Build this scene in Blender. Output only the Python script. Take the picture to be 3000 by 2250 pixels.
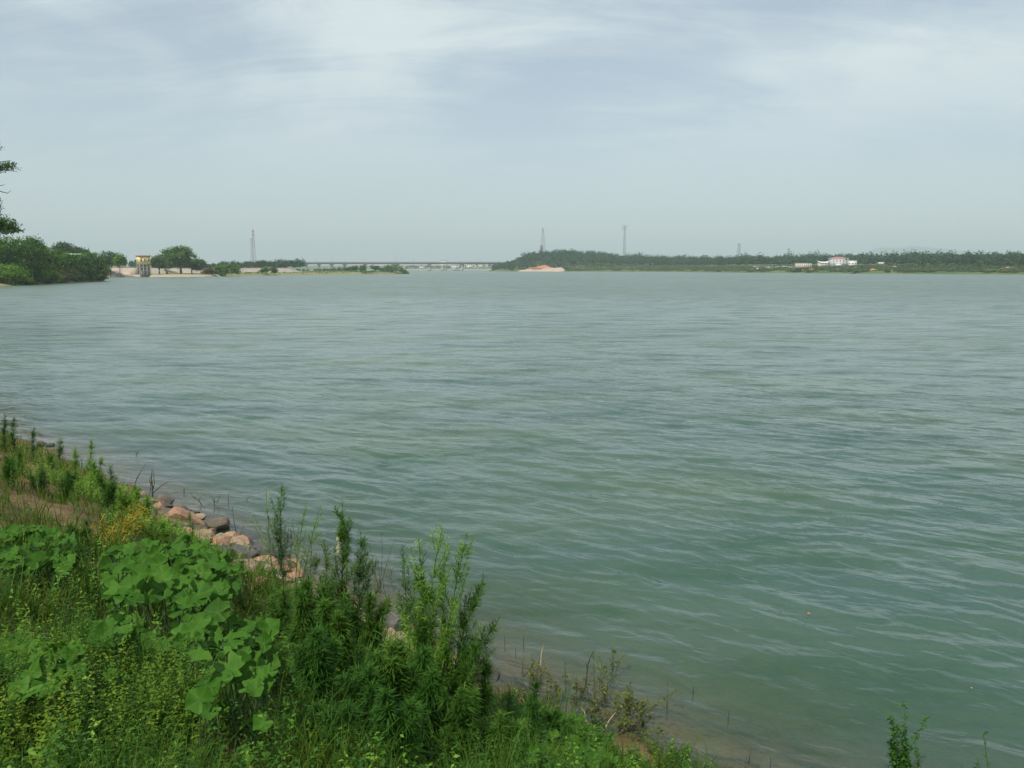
import bpy, math, random
import numpy as np
from mathutils import Vector, Matrix

for o in list(bpy.data.objects):
    bpy.data.objects.remove(o)
SC = bpy.context.scene
COL = SC.collection
random.seed(7)
RNG = np.random.default_rng(11)

# ------------------------------------------------------------------ camera
FPX, CX, CY, HORIZON = 2330.0, 1500.0, 1125.0, 785.0
EYE = 5.0
PITCH = math.atan((CY - HORIZON) / FPX)
cam = bpy.data.cameras.new('camera')
cam.sensor_width = 36.0
cam.lens = FPX / 3000.0 * 36.0
cam.clip_start = 0.1
cam.clip_end = 20000.0
cam_o = bpy.data.objects.new('camera', cam)
cam_o.location = (0, 0, EYE)
cam_o.rotation_euler = (math.pi / 2 - PITCH, 0, 0)
COL.objects.link(cam_o)
SC.camera = cam_o

# ------------------------------------------------------------------ light
SUN_EL, SUN_AZ = math.radians(52), math.radians(209)      # azimuth clockwise from +Y
SUN_DIR = Vector((math.sin(SUN_AZ) * math.cos(SUN_EL), math.cos(SUN_AZ) * math.cos(SUN_EL), math.sin(SUN_EL)))
sun = bpy.data.lights.new('sun', 'SUN')
sun.energy = 3.8
sun.angle = math.radians(0.6)
sun.color = (1.0, 0.95, 0.86)
sun_o = bpy.data.objects.new('sun', sun)
sun_o.rotation_euler = SUN_DIR.to_track_quat('Z', 'Y').to_euler()
sun_o.location = (-30, -30, 60)
COL.objects.link(sun_o)

world = bpy.data.worlds.new('World')
SC.world = world
world.use_nodes = True
wn, wl = world.node_tree.nodes, world.node_tree.links
wn.clear()


def N(nodes, typ, **kw):
    n = nodes.new(typ)
    for k, v in kw.items():
        if k.startswith('i_'):
            n.inputs[k[2:].replace('_', ' ')].default_value = v
        else:
            setattr(n, k, v)
    return n


w_out = N(wn, 'ShaderNodeOutputWorld')
w_bg = N(wn, 'ShaderNodeBackground')
w_bg.inputs['Strength'].default_value = 0.1
sky = N(wn, 'ShaderNodeTexSky', sky_type='NISHITA', sun_disc=False, sun_elevation=SUN_EL, sun_rotation=SUN_AZ,
        air_density=1.0, dust_density=1.2, ozone_density=1.2)
tc = N(wn, 'ShaderNodeTexCoord')
sep = N(wn, 'ShaderNodeSeparateXYZ')
wl.new(tc.outputs['Generated'], sep.inputs[0])


def wmath(op, a, b=None, clamp=False):
    n = N(wn, 'ShaderNodeMath', operation=op, use_clamp=clamp)
    for i, x in enumerate((a, b)):
        if x is None:
            continue
        if isinstance(x, (int, float)):
            n.inputs[i].default_value = x
        else:
            wl.new(x, n.inputs[i])
    return n.outputs[0]


zc = wmath('MAXIMUM', sep.outputs['Z'], 0.0)
zd = wmath('ADD', zc, 0.30)
cxp = wmath('DIVIDE', sep.outputs['X'], zd)
cyp = wmath('DIVIDE', sep.outputs['Y'], zd)
comb = N(wn, 'ShaderNodeCombineXYZ')
wl.new(cxp, comb.inputs[0]); wl.new(cyp, comb.inputs[1])
# thin drifting high cloud: one broad veil and one finer streaked layer
mp1 = N(wn, 'ShaderNodeMapping'); mp1.inputs['Rotation'].default_value = (0, 0, math.radians(-28)); mp1.inputs['Scale'].default_value = (1.0, 1.15, 1); mp1.inputs['Location'].default_value = (3.1, 1.7, 0)
wl.new(comb.outputs[0], mp1.inputs[0])
nz1 = N(wn, 'ShaderNodeTexNoise', i_Scale=.95, i_Detail=8.0, i_Roughness=0.52, i_Distortion=0.5)
wl.new(mp1.outputs[0], nz1.inputs['Vector'])
mp2 = N(wn, 'ShaderNodeMapping'); mp2.inputs['Rotation'].default_value = (0, 0, math.radians(-20)); mp2.inputs['Scale'].default_value = (0.6, 2.0, 1)
wl.new(comb.outputs[0], mp2.inputs[0])
nz2 = N(wn, 'ShaderNodeTexNoise', i_Scale=3.4, i_Detail=8.0, i_Roughness=0.6, i_Distortion=0.9)
wl.new(mp2.outputs[0], nz2.inputs['Vector'])
cs = wmath('ADD', wmath('MULTIPLY', nz1.outputs['Fac'], 0.70), wmath('MULTIPLY', nz2.outputs['Fac'], 0.30))
mr = N(wn, 'ShaderNodeMapRange', interpolation_type='SMOOTHSTEP')
wl.new(cs, mr.inputs[0])
mr.inputs['From Min'].default_value = 0.39; mr.inputs['From Max'].default_value = 0.61
mr.inputs['To Min'].default_value = 0.42; mr.inputs['To Max'].default_value = 1.0
w_mix = N(wn, 'ShaderNodeMix', data_type='RGBA')
hzr = N(wn, 'ShaderNodeMapRange', interpolation_type='SMOOTHSTEP')
wl.new(sep.outputs['Z'], hzr.inputs[0])
hzr.inputs['From Min'].default_value = 0.05; hzr.inputs['From Max'].default_value = 0.26
vm_ = N(wn, 'ShaderNodeMix', data_type='FLOAT'); vm_.inputs['A'].default_value = 0.52
wl.new(hzr.outputs[0], vm_.inputs['Factor']); wl.new(mr.outputs[0], vm_.inputs['B'])
wl.new(vm_.outputs['Result'], w_mix.inputs['Factor'])
wl.new(sky.outputs[0], w_mix.inputs['A'])
w_mix.inputs['B'].default_value = (6.75, 7.6, 7.85, 1)
wl.new(w_mix.outputs['Result'], w_bg.inputs['Color'])
wl.new(w_bg.outputs[0], w_out.inputs[0])

SC.render.engine = 'CYCLES'
SC.cycles.max_bounces = 6
SC.cycles.transparent_max_bounces = 12
SC.cycles.volume_bounces = 0
SC.cycles.use_denoising = True
SC.render.resolution_x, SC.render.resolution_y = 1024, 768
vs = SC.view_settings
vs.view_transform = 'Standard'
vs.look = 'None'
vs.exposure = 0.14
vs.gamma = 1.0
vs.use_curve_mapping = False

# ------------------------------------------------------------------ picture geometry -> world
_c, _s = math.cos(PITCH), math.sin(PITCH)


def ray(px, py):
    u, v = (px - CX) / FPX, -(py - CY) / FPX
    return np.array([u, _c + v * _s, -_s + v * _c])


def at(px, py, depth):
    d = ray(px, py)
    return np.array([0, 0, EYE]) + d * (depth / d[1])


def on_water(px, py):
    d = ray(px, py)
    t = -EYE / d[2]
    return np.array([0, 0, EYE]) + d * t


def xat(px, depth):
    return at(px, HORIZON, depth)[0]


# ------------------------------------------------------------------ shoreline and land height
_near = [on_water(px, py)[:2] for px, py in
         [(1960, 2235), (1720, 2110), (1450, 2005), (1300, 1925), (1150, 1840), (880, 1690), (760, 1628), (620, 1560),
          (470, 1470), (300, 1395), (120, 1312), (0, 1272)]]
SHORE = [(220., -160.), (40., -26.), (14., -2.2), (6., 4.3)] + [tuple(p) for p in _near] + \
        [(-30, 40), (-43, 58), (-62, 92), (-92, 138), (-138, 205), (xat(0, 224), 224), (xat(90, 246), 246), (xat(175, 271), 271), (xat(312, 318), 318),
         (-176, 332), (-205, 345), (-238, 385), (xat(300, 455), 455), (xat(385, 463), 463), (xat(438, 460), 460), (xat(448, 450), 450), (xat(520, 446), 446),
         (xat(600, 450), 450), (xat(700, 505), 505), (xat(850, 580), 580), (xat(1000, 640), 640), (xat(1150, 668), 668),
         (xat(1196, 690), 690), (xat(1192, 715), 715), (xat(1130, 770), 770), (xat(1000, 850), 850), (xat(890, 940), 940),
         (xat(830, 1400), 1400), (xat(800, 2200), 2200), (-1700, 4200), (-6000, 8200)]
SHORE = np.array(SHORE, float)


def sdist(P, poly):
    """signed distance to an open polyline, positive on its left side"""
    P = np.asarray(P, float)
    best = np.full(len(P), 1e18)
    sg = np.zeros(len(P))
    for i in range(len(poly) - 1):
        a, b = poly[i], poly[i + 1]
        ab = b - a
        L2 = ab @ ab
        t = np.clip(((P - a) @ ab) / L2, 0, 1)
        q = a + t[:, None] * ab
        d2 = ((P - q) ** 2).sum(1)
        cr = ab[0] * (P[:, 1] - a[1]) - ab[1] * (P[:, 0] - a[0])
        m = d2 < best - 1e-9
        best = np.where(m, d2, best)
        sg = np.where(m, np.sign(cr), sg)
    return np.sqrt(best) * sg


_nr = np.random.default_rng(3)
_NW = [(l, _nr.uniform(0, 2 * np.pi), _nr.uniform(0, 2 * np.pi), _nr.uniform(0, 2 * np.pi)) for l in (1.0, 1.0, .62, .62, .37, .37, .21, .21)]


def bumpy(x, y, scale):
    z = 0
    for l, th, p1, p2 in _NW:
        k = 2 * np.pi / (l * scale)
        z = z + l * np.sin(k * (x * np.cos(th) + y * np.sin(th)) + p1) * np.cos(.7 * k * (x * -np.sin(th) + y * np.cos(th)) + p2)
    return z / 2.2


def land_h(P):
    P = np.asarray(P, float)
    s = sdist(P, SHORE)
    x, y = P[:, 0], P[:, 1]
    r = np.hypot(x, y)
    zn = np.interp(s, [-60, -14, -6, -2.6, 0, .5, 1.1, 2.5, 7, 12, 60], [-4, -2.6, -1.25, -.42, 0, .22, .52, 1.25, 3.3, 3.55, 5.0])
    zn = zn + bumpy(x, y, 1.7) * .10 * np.clip((s + 1.2) / 2, 0, 1) * np.clip(r / 2.5, .2, 1) + bumpy(x + 9, y, .6) * .02
    zl = np.interp(s, [-60, -6, 0, 2, 9, 40, 120], [-5, -1.0, 0, .9, 2.0, 3.6, 6])
    zs = np.interp(s, [-60, -6, 0, 1.2, 8, 60, 400], [-5, -.8, 0, .9, 1.5, 2.3, 4.5])
    zl = zl + bumpy(x, y, 22) * .25 * np.clip(s / 6, 0, 1)
    zs = zs + bumpy(x, y, 30) * .22 * np.clip(s / 6, 0, 1)
    w1 = np.clip((y - 45) / 50, 0, 1)
    w2 = np.clip((y - 335) / 60, 0, 1)
    z = zn * (1 - w1) + zl * w1
    return z * (1 - w2) + zs * w2


def ground_px(px, py, lift=0.0):
    """where the sight line through a picture point first meets the near bank (raised by lift)"""
    d = ray(px, py)
    ts = np.linspace(2.0, 60, 1800)
    pts = np.array([0, 0, EYE]) + ts[:, None] * d
    h = np.maximum(land_h(pts[:, :2]), -5) + lift
    under = np.where(pts[:, 2] <= h)[0]
    i = under[0] if len(under) else len(ts) - 1
    p = pts[i].copy()
    p[2] = h[i] - lift
    return p


def bank_z(x, y):
    return float(land_h(np.array([[x, y]]))[0])


# ------------------------------------------------------------------ mesh building
class MB:
    def __init__(self):
        self.V, self.Q, self.T, self.A, self.n = [], [], [], [], 0

    def add(self, V, Q=None, T=None, a=0.5):
        V = np.asarray(V, float).reshape(-1, 3)
        if Q is not None and len(Q):
            self.Q.append(np.asarray(Q, int).reshape(-1, 4) + self.n)
        if T is not None and len(T):
            self.T.append(np.asarray(T, int).reshape(-1, 3) + self.n)
        self.V.append(V)
        self.A.append(np.full(len(V), a, float) if np.isscalar(a) else np.asarray(a, float))
        self.n += len(V)

    def tube(self, pts, radii, sides=6, a=0.5, cap=True):
        pts = np.asarray(pts, float)
        radii = np.broadcast_to(np.asarray(radii, float), (len(pts),))
        ang = np.arange(sides) * 2 * np.pi / sides
        tg = np.gradient(pts, axis=0)
        tg /= np.linalg.norm(tg, axis=1)[:, None] + 1e-12
        ref = np.array([0, 0, 1.]) if abs(tg[0][2]) < .8 else np.array([1., 0, 0])
        V = []
        for i in range(len(pts)):
            u = np.cross(tg[i], ref); u /= np.linalg.norm(u) + 1e-12
            w = np.cross(tg[i], u)
            V.append(pts[i] + radii[i] * (np.cos(ang)[:, None] * u + np.sin(ang)[:, None] * w))
        V = np.concatenate(V)
        Q = []
        for i in range(len(pts) - 1):
            for k in range(sides):
                k2 = (k + 1) % sides
                Q.append((i * sides + k, i * sides + k2, (i + 1) * sides + k2, (i + 1) * sides + k))
        T = []
        if cap:
            V = np.concatenate([V, pts[:1], pts[-1:]])
            c0, c1 = len(V) - 2, len(V) - 1
            e = (len(pts) - 1) * sides
            for k in range(sides):
                k2 = (k + 1) % sides
                T.append((c0, k2, k)); T.append((c1, e + k, e + k2))
        self.add(V, Q, T, a)

    def box(self, c, size, rz=0.0, a=0.5, taper=1.0):
        hx, hy, hz = size[0] / 2, size[1] / 2, size[2] / 2
        v = []
        for z in (-hz, hz):
            k = 1.0 if z < 0 else taper
            for x, y in ((-hx, -hy), (hx, -hy), (hx, hy), (-hx, hy)):
                v.append((x * k, y * k, z))
        v = np.array(v)
        cr, sr = math.cos(rz), math.sin(rz)
        v = np.stack([v[:, 0] * cr - v[:, 1] * sr, v[:, 0] * sr + v[:, 1] * cr, v[:, 2]], 1) + np.asarray(c, float)
        self.add(v, [(0, 3, 2, 1), (4, 5, 6, 7), (0, 1, 5, 4), (1, 2, 6, 5), (2, 3, 7, 6), (3, 0, 4, 7)], a=a)

    def bar(self, p, q, w, a=0.5):
        self.tube([p, q], [w, w], 4, a)

    def leaves(self, pos, nrm, size, aspect=.55, a=0.5):
        """flat rhombic leaf clumps facing nrm"""
        n = len(pos)
        r = RNG.normal(size=(n, 3))
        t = np.cross(nrm, r); t /= np.linalg.norm(t, axis=1)[:, None] + 1e-9
        b = np.cross(nrm, t); b /= np.linalg.norm(b, axis=1)[:, None] + 1e-9
        size = np.broadcast_to(size, (n,))[:, None]
        V = np.stack([pos - t * size, pos + b * size * aspect, pos + t * size, pos - b * size * aspect], 1).reshape(-1, 3)
        Q = np.arange(4 * n).reshape(-1, 4)
        self.add(V, Q, a=np.repeat(np.broadcast_to(a, (n,)), 4))

    def strips(self, base, d, length, width, droop, a=0.5, up=None):
        """narrow bent leaves: base, a widest pair, tip"""
        n = len(base)
        d = d / (np.linalg.norm(d, axis=1)[:, None] + 1e-9)
        length = np.broadcast_to(length, (n,))[:, None]
        width = np.broadcast_to(width, (n,))[:, None]
        droop = np.broadcast_to(droop, (n,))[:, None]
        upv = np.array([0, 0, 1.]) + RNG.normal(size=(n, 3)) * .35
        side = np.cross(d, upv); side /= np.linalg.norm(side, axis=1)[:, None] + 1e-9
        mid = base + d * length * .45
        d2 = d.copy(); d2[:, 2] -= droop[:, 0]
        d2 /= np.linalg.norm(d2, axis=1)[:, None] + 1e-9
        tip = mid + d2 * length * .55
        V = np.stack([base, mid + side * width, mid - side * width, tip], 1).reshape(-1, 3)
        i = np.arange(n) * 4
        T = np.concatenate([np.stack([i, i + 1, i + 2], 1), np.stack([i + 1, i + 3, i + 2], 1)])
        self.add(V, T=T, a=np.repeat(np.broadcast_to(a, (n,)), 4))

    def blades(self, base, az, h, lean, width, a=0.5):
        """grass blades of three joints that bow over"""
        n = len(base)
        dx = np.stack([np.cos(az), np.sin(az), np.zeros(n)], 1)
        sd = np.stack([-np.sin(az), np.cos(az), np.zeros(n)], 1)
        tw = RNG.uniform(0, 6.28, n)
        sd = sd * np.cos(tw)[:, None] + dx * np.sin(tw)[:, None]
        h = h[:, None]; lean = lean[:, None]; width = np.broadcast_to(width, (n,))[:, None]
        up = np.array([0, 0, 1.])
        p1 = base + up * h * .45 + dx * h * lean * .18
        p2 = base + up * h * .8 + dx * h * lean * .55
        p3 = base + up * h * (1 - .22 * lean) + dx * h * lean * 1.05
        V = np.stack([base - sd * width * .7, base + sd * width * .7, p1 - sd * width, p1 + sd * width, p2 - sd * width * .6, p2 + sd * width * .6, p3], 1).reshape(-1, 3)
        i = np.arange(n)[:, None] * 7
        Q = np.concatenate([i + np.array([[0, 1, 3, 2]]), i + np.array([[2, 3, 5, 4]])])
        T = i + np.array([[4, 5, 6]])
        self.add(V, Q, T, a=np.repeat(np.broadcast_to(a, (n,)), 7))

    def build(self, name, mat, parent=None, origin=None, smooth=False, sharp=None):
        V = np.concatenate(self.V)
        A = np.concatenate(self.A)
        if parent is not None and origin is None:
            origin = np.array(parent['_o'])
        if origin is not None:
            V = V - np.asarray(origin, float)
        Q = np.concatenate(self.Q) if self.Q else np.zeros((0, 4), int)
        T = np.concatenate(self.T) if self.T else np.zeros((0, 3), int)
        me = bpy.data.meshes.new(name)
        me.vertices.add(len(V)); me.vertices.foreach_set('co', V.astype(np.float32).ravel())
        loops = np.concatenate([Q.ravel(), T.ravel()]).astype(np.int32)
        me.loops.add(len(loops)); me.loops.foreach_set('vertex_index', loops)
        tot = np.concatenate([np.full(len(Q), 4), np.full(len(T), 3)])
        start = np.concatenate([[0], np.cumsum(tot)[:-1]]).astype(np.int32)
        me.polygons.add(len(tot)); me.polygons.foreach_set('loop_start', start)
        at_ = me.attributes.new('v', 'FLOAT', 'POINT')
        at_.data.foreach_set('value', A.astype(np.float32))
        me.update(calc_edges=True)
        me.validate()
        if smooth:
            me.polygons.foreach_set('use_smooth', np.ones(len(me.polygons), bool))
            if sharp:
                me.set_sharp_from_angle(angle=sharp)
        me.materials.append(mat)
        o = bpy.data.objects.new(name, me)
        COL.objects.link(o)
        if parent is not None:
            o.parent = parent
            if name in ('window_row', 'railing', 'bracing', 'red_band', 'joint_rib', 'stair', 'bare_branch'):
                o['kind'] = 'stuff'        # far too fine to pick apart
        elif origin is not None:
            o.location = tuple(origin)
        return o


def tag(o, label=None, cat=None, group=None, kind=None):
    if label: o['label'] = label
    if cat: o['category'] = cat
    if group: o['group'] = group
    if kind: o['kind'] = kind
    return o


ROOTS = []


def thing(name, loc, label, cat, group=None):
    o = bpy.data.objects.new(name, None)
    o.empty_display_size = 0.1
    o.location = tuple(float(v) for v in loc)
    o['_o'] = [float(v) for v in loc]
    COL.objects.link(o)
    ROOTS.append(o)
    return tag(o, label, cat, group)


# ------------------------------------------------------------------ materials
def new_mat(name):
    m = bpy.data.materials.new(name)
    m.use_nodes = True
    nt = m.node_tree
    nt.nodes.clear()
    out = nt.nodes.new('ShaderNodeOutputMaterial')
    return m, nt.nodes, nt.links, out


def ramp(nodes, stops):
    r = nodes.new('ShaderNodeValToRGB')
    cr = r.color_ramp
    while len(cr.elements) > 1:
        cr.elements.remove(cr.elements[-1])
    cr.elements[0].position = stops[0][0]; cr.elements[0].color = (*stops[0][1], 1)
    for p, c in stops[1:]:
        e = cr.elements.new(p); e.color = (*c, 1)
    return r


def plain(name, c1, c2=None, rough=.8, scale=3.0, bump=0.0, bscale=None, metal=0.0, detail=5):
    """solid surface whose colour wanders between two tones"""
    m, n, l, out = new_mat(name)
    b = n.new('ShaderNodeBsdfPrincipled')
    b.inputs['Roughness'].default_value = rough
    b.inputs['Metallic'].default_value = metal
    g = n.new('ShaderNodeNewGeometry')
    nz = N(n, 'ShaderNodeTexNoise', i_Scale=scale, i_Detail=float(detail), i_Roughness=.6)
    l.new(g.outputs['Position'], nz.inputs['Vector'])
    c2 = c2 or tuple(x * .75 for x in c1)
    r = ramp(n, [(.32, c2), (.68, c1)])
    l.new(nz.outputs['Fac'], r.inputs[0])
    l.new(r.outputs[0], b.inputs['Base Color'])
    if bump:
        nb = N(n, 'ShaderNodeTexNoise', i_Scale=bscale or scale * 4, i_Detail=6.0, i_Roughness=.65)
        l.new(g.outputs['Position'], nb.inputs['Vector'])
        bp = N(n, 'ShaderNodeBump', i_Strength=1.0, i_Distance=bump)
        l.new(nb.outputs['Fac'], bp.inputs['Height'])
        l.new(bp.outputs[0], b.inputs['Normal'])
    l.new(b.outputs[0], out.inputs[0])
    return m


def leafy(name, dark, mid, light, trans=.35, rough=.55, gloss=.15, nscale=1.3, fresh=None):
    """foliage: per-leaf tone from the mesh, drifting tone over the plant, light passing through"""
    m, n, l, out = new_mat(name)
    if fresh:
        dark, mid, light = [tuple(c * f for c, f in zip(x, fresh)) for x in (dark, mid, light)]
    a = N(n, 'ShaderNodeAttribute', attribute_name='v')
    g = n.new('ShaderNodeNewGeometry')
    nz = N(n, 'ShaderNodeTexNoise', i_Scale=nscale, i_Detail=3.0)
    l.new(g.outputs['Position'], nz.inputs['Vector'])
    ad = N(n, 'ShaderNodeMath', operation='MULTIPLY_ADD')
    l.new(nz.outputs['Fac'], ad.inputs[0]); ad.inputs[1].default_value = .9
    s = N(n, 'ShaderNodeMath', operation='SUBTRACT'); l.new(a.outputs['Fac'], s.inputs[0]); s.inputs[1].default_value = .45
    l.new(s.outputs[0], ad.inputs[2])
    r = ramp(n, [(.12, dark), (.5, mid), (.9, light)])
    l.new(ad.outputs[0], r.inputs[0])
    d = n.new('ShaderNodeBsdfPrincipled')
    d.inputs['Roughness'].default_value = rough
    d.inputs['Specular IOR Level'].default_value = gloss
    l.new(r.outputs[0], d.inputs['Base Color'])
    t = n.new('ShaderNodeBsdfTranslucent')
    hs = N(n, 'ShaderNodeHueSaturation'); hs.inputs['Saturation'].default_value = 1.1; hs.inputs['Hue'].default_value = .485; hs.inputs['Value'].default_value = 1.25
    l.new(r.outputs[0], hs.inputs['Color']); l.new(hs.outputs[0], t.inputs['Color'])
    mx = n.new('ShaderNodeMixShader'); mx.inputs[0].default_value = trans
    l.new(d.outputs[0], mx.inputs[1]); l.new(t.outputs[0], mx.inputs[2])
    l.new(mx.outputs[0], out.inputs[0])
    return m


M = {}
M['leaf_left'] = leafy('leaf_left_bank', (.024, .065, .010), (.06, .125, .02), (.12, .20, .03), nscale=.35, fresh=(1.1, 1.25, .9))
M['leaf_bright'] = leafy('leaf_bright', (.05, .10, .015), (.10, .18, .025), (.17, .26, .045), nscale=.5, fresh=(1.1, 1.25, .9))
M['leaf_olive'] = leafy('leaf_olive', (.04, .05, .015), (.085, .09, .03), (.13, .14, .045), nscale=.5)
M['leaf_dark'] = leafy('leaf_dark', (.018, .048, .014), (.038, .085, .024), (.07, .125, .032), nscale=.3, fresh=(1.1, 1.25, .9))
M['leaf_camphor'] = leafy('leaf_camphor', (.03, .075, .018), (.065, .125, .03), (.12, .18, .05), nscale=.3, fresh=(1.1, 1.25, .9))
M['leaf_forest'] = leafy('leaf_forest', (.014, .050, .024), (.030, .084, .036), (.058, .125, .048), nscale=.06)
M['leaf_scrub'] = leafy('leaf_scrub', (.03, .07, .02), (.065, .115, .032), (.13, .17, .055), nscale=.05)
M['weed'] = leafy('weed_leaf', (.022, .07, .012), (.042, .12, .02), (.085, .18, .035), trans=.3, nscale=2.0, fresh=(1.3, 1.18, .8))
M['weed_pale'] = leafy('weed_pale_leaf', (.05, .12, .02), (.10, .20, .035), (.19, .29, .07), trans=.3, nscale=2.0, fresh=(1.2, 1.3, .75))
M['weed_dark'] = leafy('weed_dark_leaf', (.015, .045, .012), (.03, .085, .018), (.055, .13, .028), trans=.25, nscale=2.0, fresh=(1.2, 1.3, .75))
M['grass'] = leafy('grass_blade', (.03, .075, .010), (.06, .135, .016), (.125, .175, .03), trans=.3, nscale=.9, fresh=(1.3, 1.15, .9))
M['grass_shade_tone'] = leafy('grass_shaded', (.018, .06, .009), (.034, .105, .014), (.065, .15, .022), trans=.3, nscale=.9, fresh=(1.35, 1.12, .9))  # darker copy of the grass blade, with shade put into its colour
M['grass_dry'] = leafy('grass_dry', (.10, .07, .025), (.17, .13, .045), (.24, .20, .07), trans=.15, nscale=1.2)
M['dodder'] = leafy('dodder_vine', (.14, .13, .01), (.32, .26, .02), (.48, .40, .05), trans=.2, nscale=5)
M['herb'] = leafy('herb_leaf', (.03, .08, .008), (.062, .145, .014), (.125, .20, .022), trans=.3, nscale=2.2, fresh=(1.25, 1.15, .9))
M['waterweed'] = leafy('water_plant_leaf', (.05, .08, .02), (.10, .13, .03), (.18, .20, .04), trans=.3, nscale=3)
M['stem'] = plain('green_stem', (.06, .12, .03), (.035, .07, .02), scale=12)
M['stem_red'] = plain('brown_stem', (.10, .075, .035), (.05, .05, .02), scale=9)
M['bark'] = plain('bark', (.10, .08, .06), (.045, .035, .028), scale=4, bump=.02)
M['bark_pale'] = plain('bark_pale', (.2, .17, .14), (.09, .075, .06), scale=3)
M['twig'] = plain('dead_wood', (.045, .035, .03), (.02, .016, .014), scale=14)
M['twig_pale'] = plain('bleached_stalk', (.38, .32, .20), (.25, .2, .11), scale=14)
M['concrete'] = plain('concrete', (.36, .34, .30), (.26, .25, .23), scale=.6, rough=.9)
M['concrete_pink'] = plain('pink_concrete', (.50, .42, .33), (.40, .33, .27), scale=.18, rough=.95)
M['concrete_bank'] = plain('old_concrete_facing', (.40, .36, .29), (.30, .27, .22), scale=.12, rough=.95)
M['concrete_dark'] = plain('wet_concrete', (.36, .35, .32), (.27, .265, .25), scale=.6)
M['yellow'] = plain('yellow_render', (.84, .68, .30), (.80, .63, .26), scale=.5)
M['eave'] = plain('red_eave', (.42, .14, .06), (.34, .11, .05), scale=.6)
M['glass'] = plain('dark_pane', (.03, .03, .035), (.02, .02, .025), rough=.15, scale=2)
M['steel'] = plain('galvanised_steel', (.28, .29, .30), (.2, .2, .21), scale=2, rough=.6)
M['steel_dark'] = plain('weathered_steel', (.13, .13, .13), (.08, .08, .08), scale=2, rough=.7)
M['red_paint'] = plain('red_paint', (.30, .07, .05), (.24, .05, .04), scale=1)
M['white_paint'] = plain('white_paint', (.78, .77, .72), (.68, .67, .63), scale=.4)
M['cream'] = plain('cream_wall', (.72, .66, .50), (.62, .57, .44), scale=.4)
M['grey_wall'] = plain('grey_white_wall', (.54, .55, .54), (.47, .48, .47), scale=.4)
M['roof_red'] = plain('red_tile_roof', (.42, .10, .09), (.34, .07, .07), scale=.8)
M['roof_grey'] = plain('grey_roof', (.15, .16, .17), (.11, .12, .12), scale=.6)
M['roof_green'] = plain('pale_green_roof', (.45, .62, .48), (.40, .55, .43), scale=.6)
M['town'] = plain('town_wall', (.70, .66, .58), (.60, .57, .52), scale=.05)
M['deck'] = plain('bridge_deck', (.42, .36, .30), (.34, .29, .25), scale=.1)
M['rail'] = plain('bridge_rail', (.16, .09, .08), (.12, .07, .06), scale=.2)
M['boat_hull'] = plain('boat_hull', (.06, .07, .08), (.04, .045, .05), scale=1, rough=.6)
M['orange'] = plain('orange_leaf', (.65, .16, .03), (.5, .10, .02), scale=8)
M['paper'] = plain('dry_cream_leaf', (.62, .55, .38), (.48, .40, .25), scale=20)


def ground_mat(name, stops, s1=.35, s2=6.0, bump=.03, patch=None):
    m, n, l, out = new_mat(name)
    b = n.new('ShaderNodeBsdfPrincipled'); b.inputs['Roughness'].default_value = .95; b.inputs['Specular IOR Level'].default_value = .1
    g = n.new('ShaderNodeNewGeometry')
    a = N(n, 'ShaderNodeTexNoise', i_Scale=s1, i_Detail=4.0, i_Roughness=.6)
    c = N(n, 'ShaderNodeTexNoise', i_Scale=s2, i_Detail=6.0, i_Roughness=.7)
    l.new(g.outputs['Position'], a.inputs['Vector']); l.new(g.outputs['Position'], c.inputs['Vector'])
    mx = N(n, 'ShaderNodeMix', data_type='FLOAT'); mx.inputs['Factor'].default_value = .4
    l.new(a.outputs['Fac'], mx.inputs['A']); l.new(c.outputs['Fac'], mx.inputs['B'])
    r = ramp(n, stops); l.new(mx.outputs['Result'], r.inputs[0])
    l.new(r.outputs[0], b.inputs['Base Color'])
    bp = N(n, 'ShaderNodeBump', i_Strength=1.0, i_Distance=bump)
    l.new(c.outputs['Fac'], bp.inputs['Height']); l.new(bp.outputs[0], b.inputs['Normal'])
    l.new(b.outputs[0], out.inputs[0])
    return m


M['soil'] = ground_mat('bank_soil', [(.3, (.06, .05, .025)), (.46, (.14, .10, .055)), (.6, (.26, .18, .10)), (.72, (.34, .24, .14))], 1.1, 14, .03)
M['sand'] = ground_mat('lake_bed_sand', [(.3, (.20, .14, .08)), (.5, (.32, .23, .13)), (.7, (.40, .29, .17))], .8, 10, .02)
M['shore_grass'] = ground_mat('shore_grass', [(.3, (.10, .14, .045)), (.45, (.18, .19, .075)), (.58, (.25, .22, .10)), (.7, (.34, .27, .16))], .07, .6, .15)
M['far_grass'] = ground_mat('far_grass', [(.3, (.05, .09, .03)), (.47, (.09, .13, .04)), (.6, (.14, .17, .06)), (.74, (.30, .22, .11))], .035, .25, .2)
M['beach'] = ground_mat('pale_beach', [(.3, (.28, .24, .17)), (.6, (.38, .33, .24))], .3, 2.5, .05)
M['sand_heap'] = ground_mat('pink_sand', [(.3, (.38, .28, .21)), (.55, (.48, .37, .29)), (.75, (.55, .44, .35))], .12, .8, .2)
M['red_soil'] = ground_mat('red_soil', [(.3, (.34, .15, .08)), (.6, (.46, .22, .12))], .15, .8, .3)
M['mountain'] = ground_mat('far_hill', [(.3, (.05, .08, .05)), (.6, (.08, .11, .07))], .002, .01, 1.0)


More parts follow.
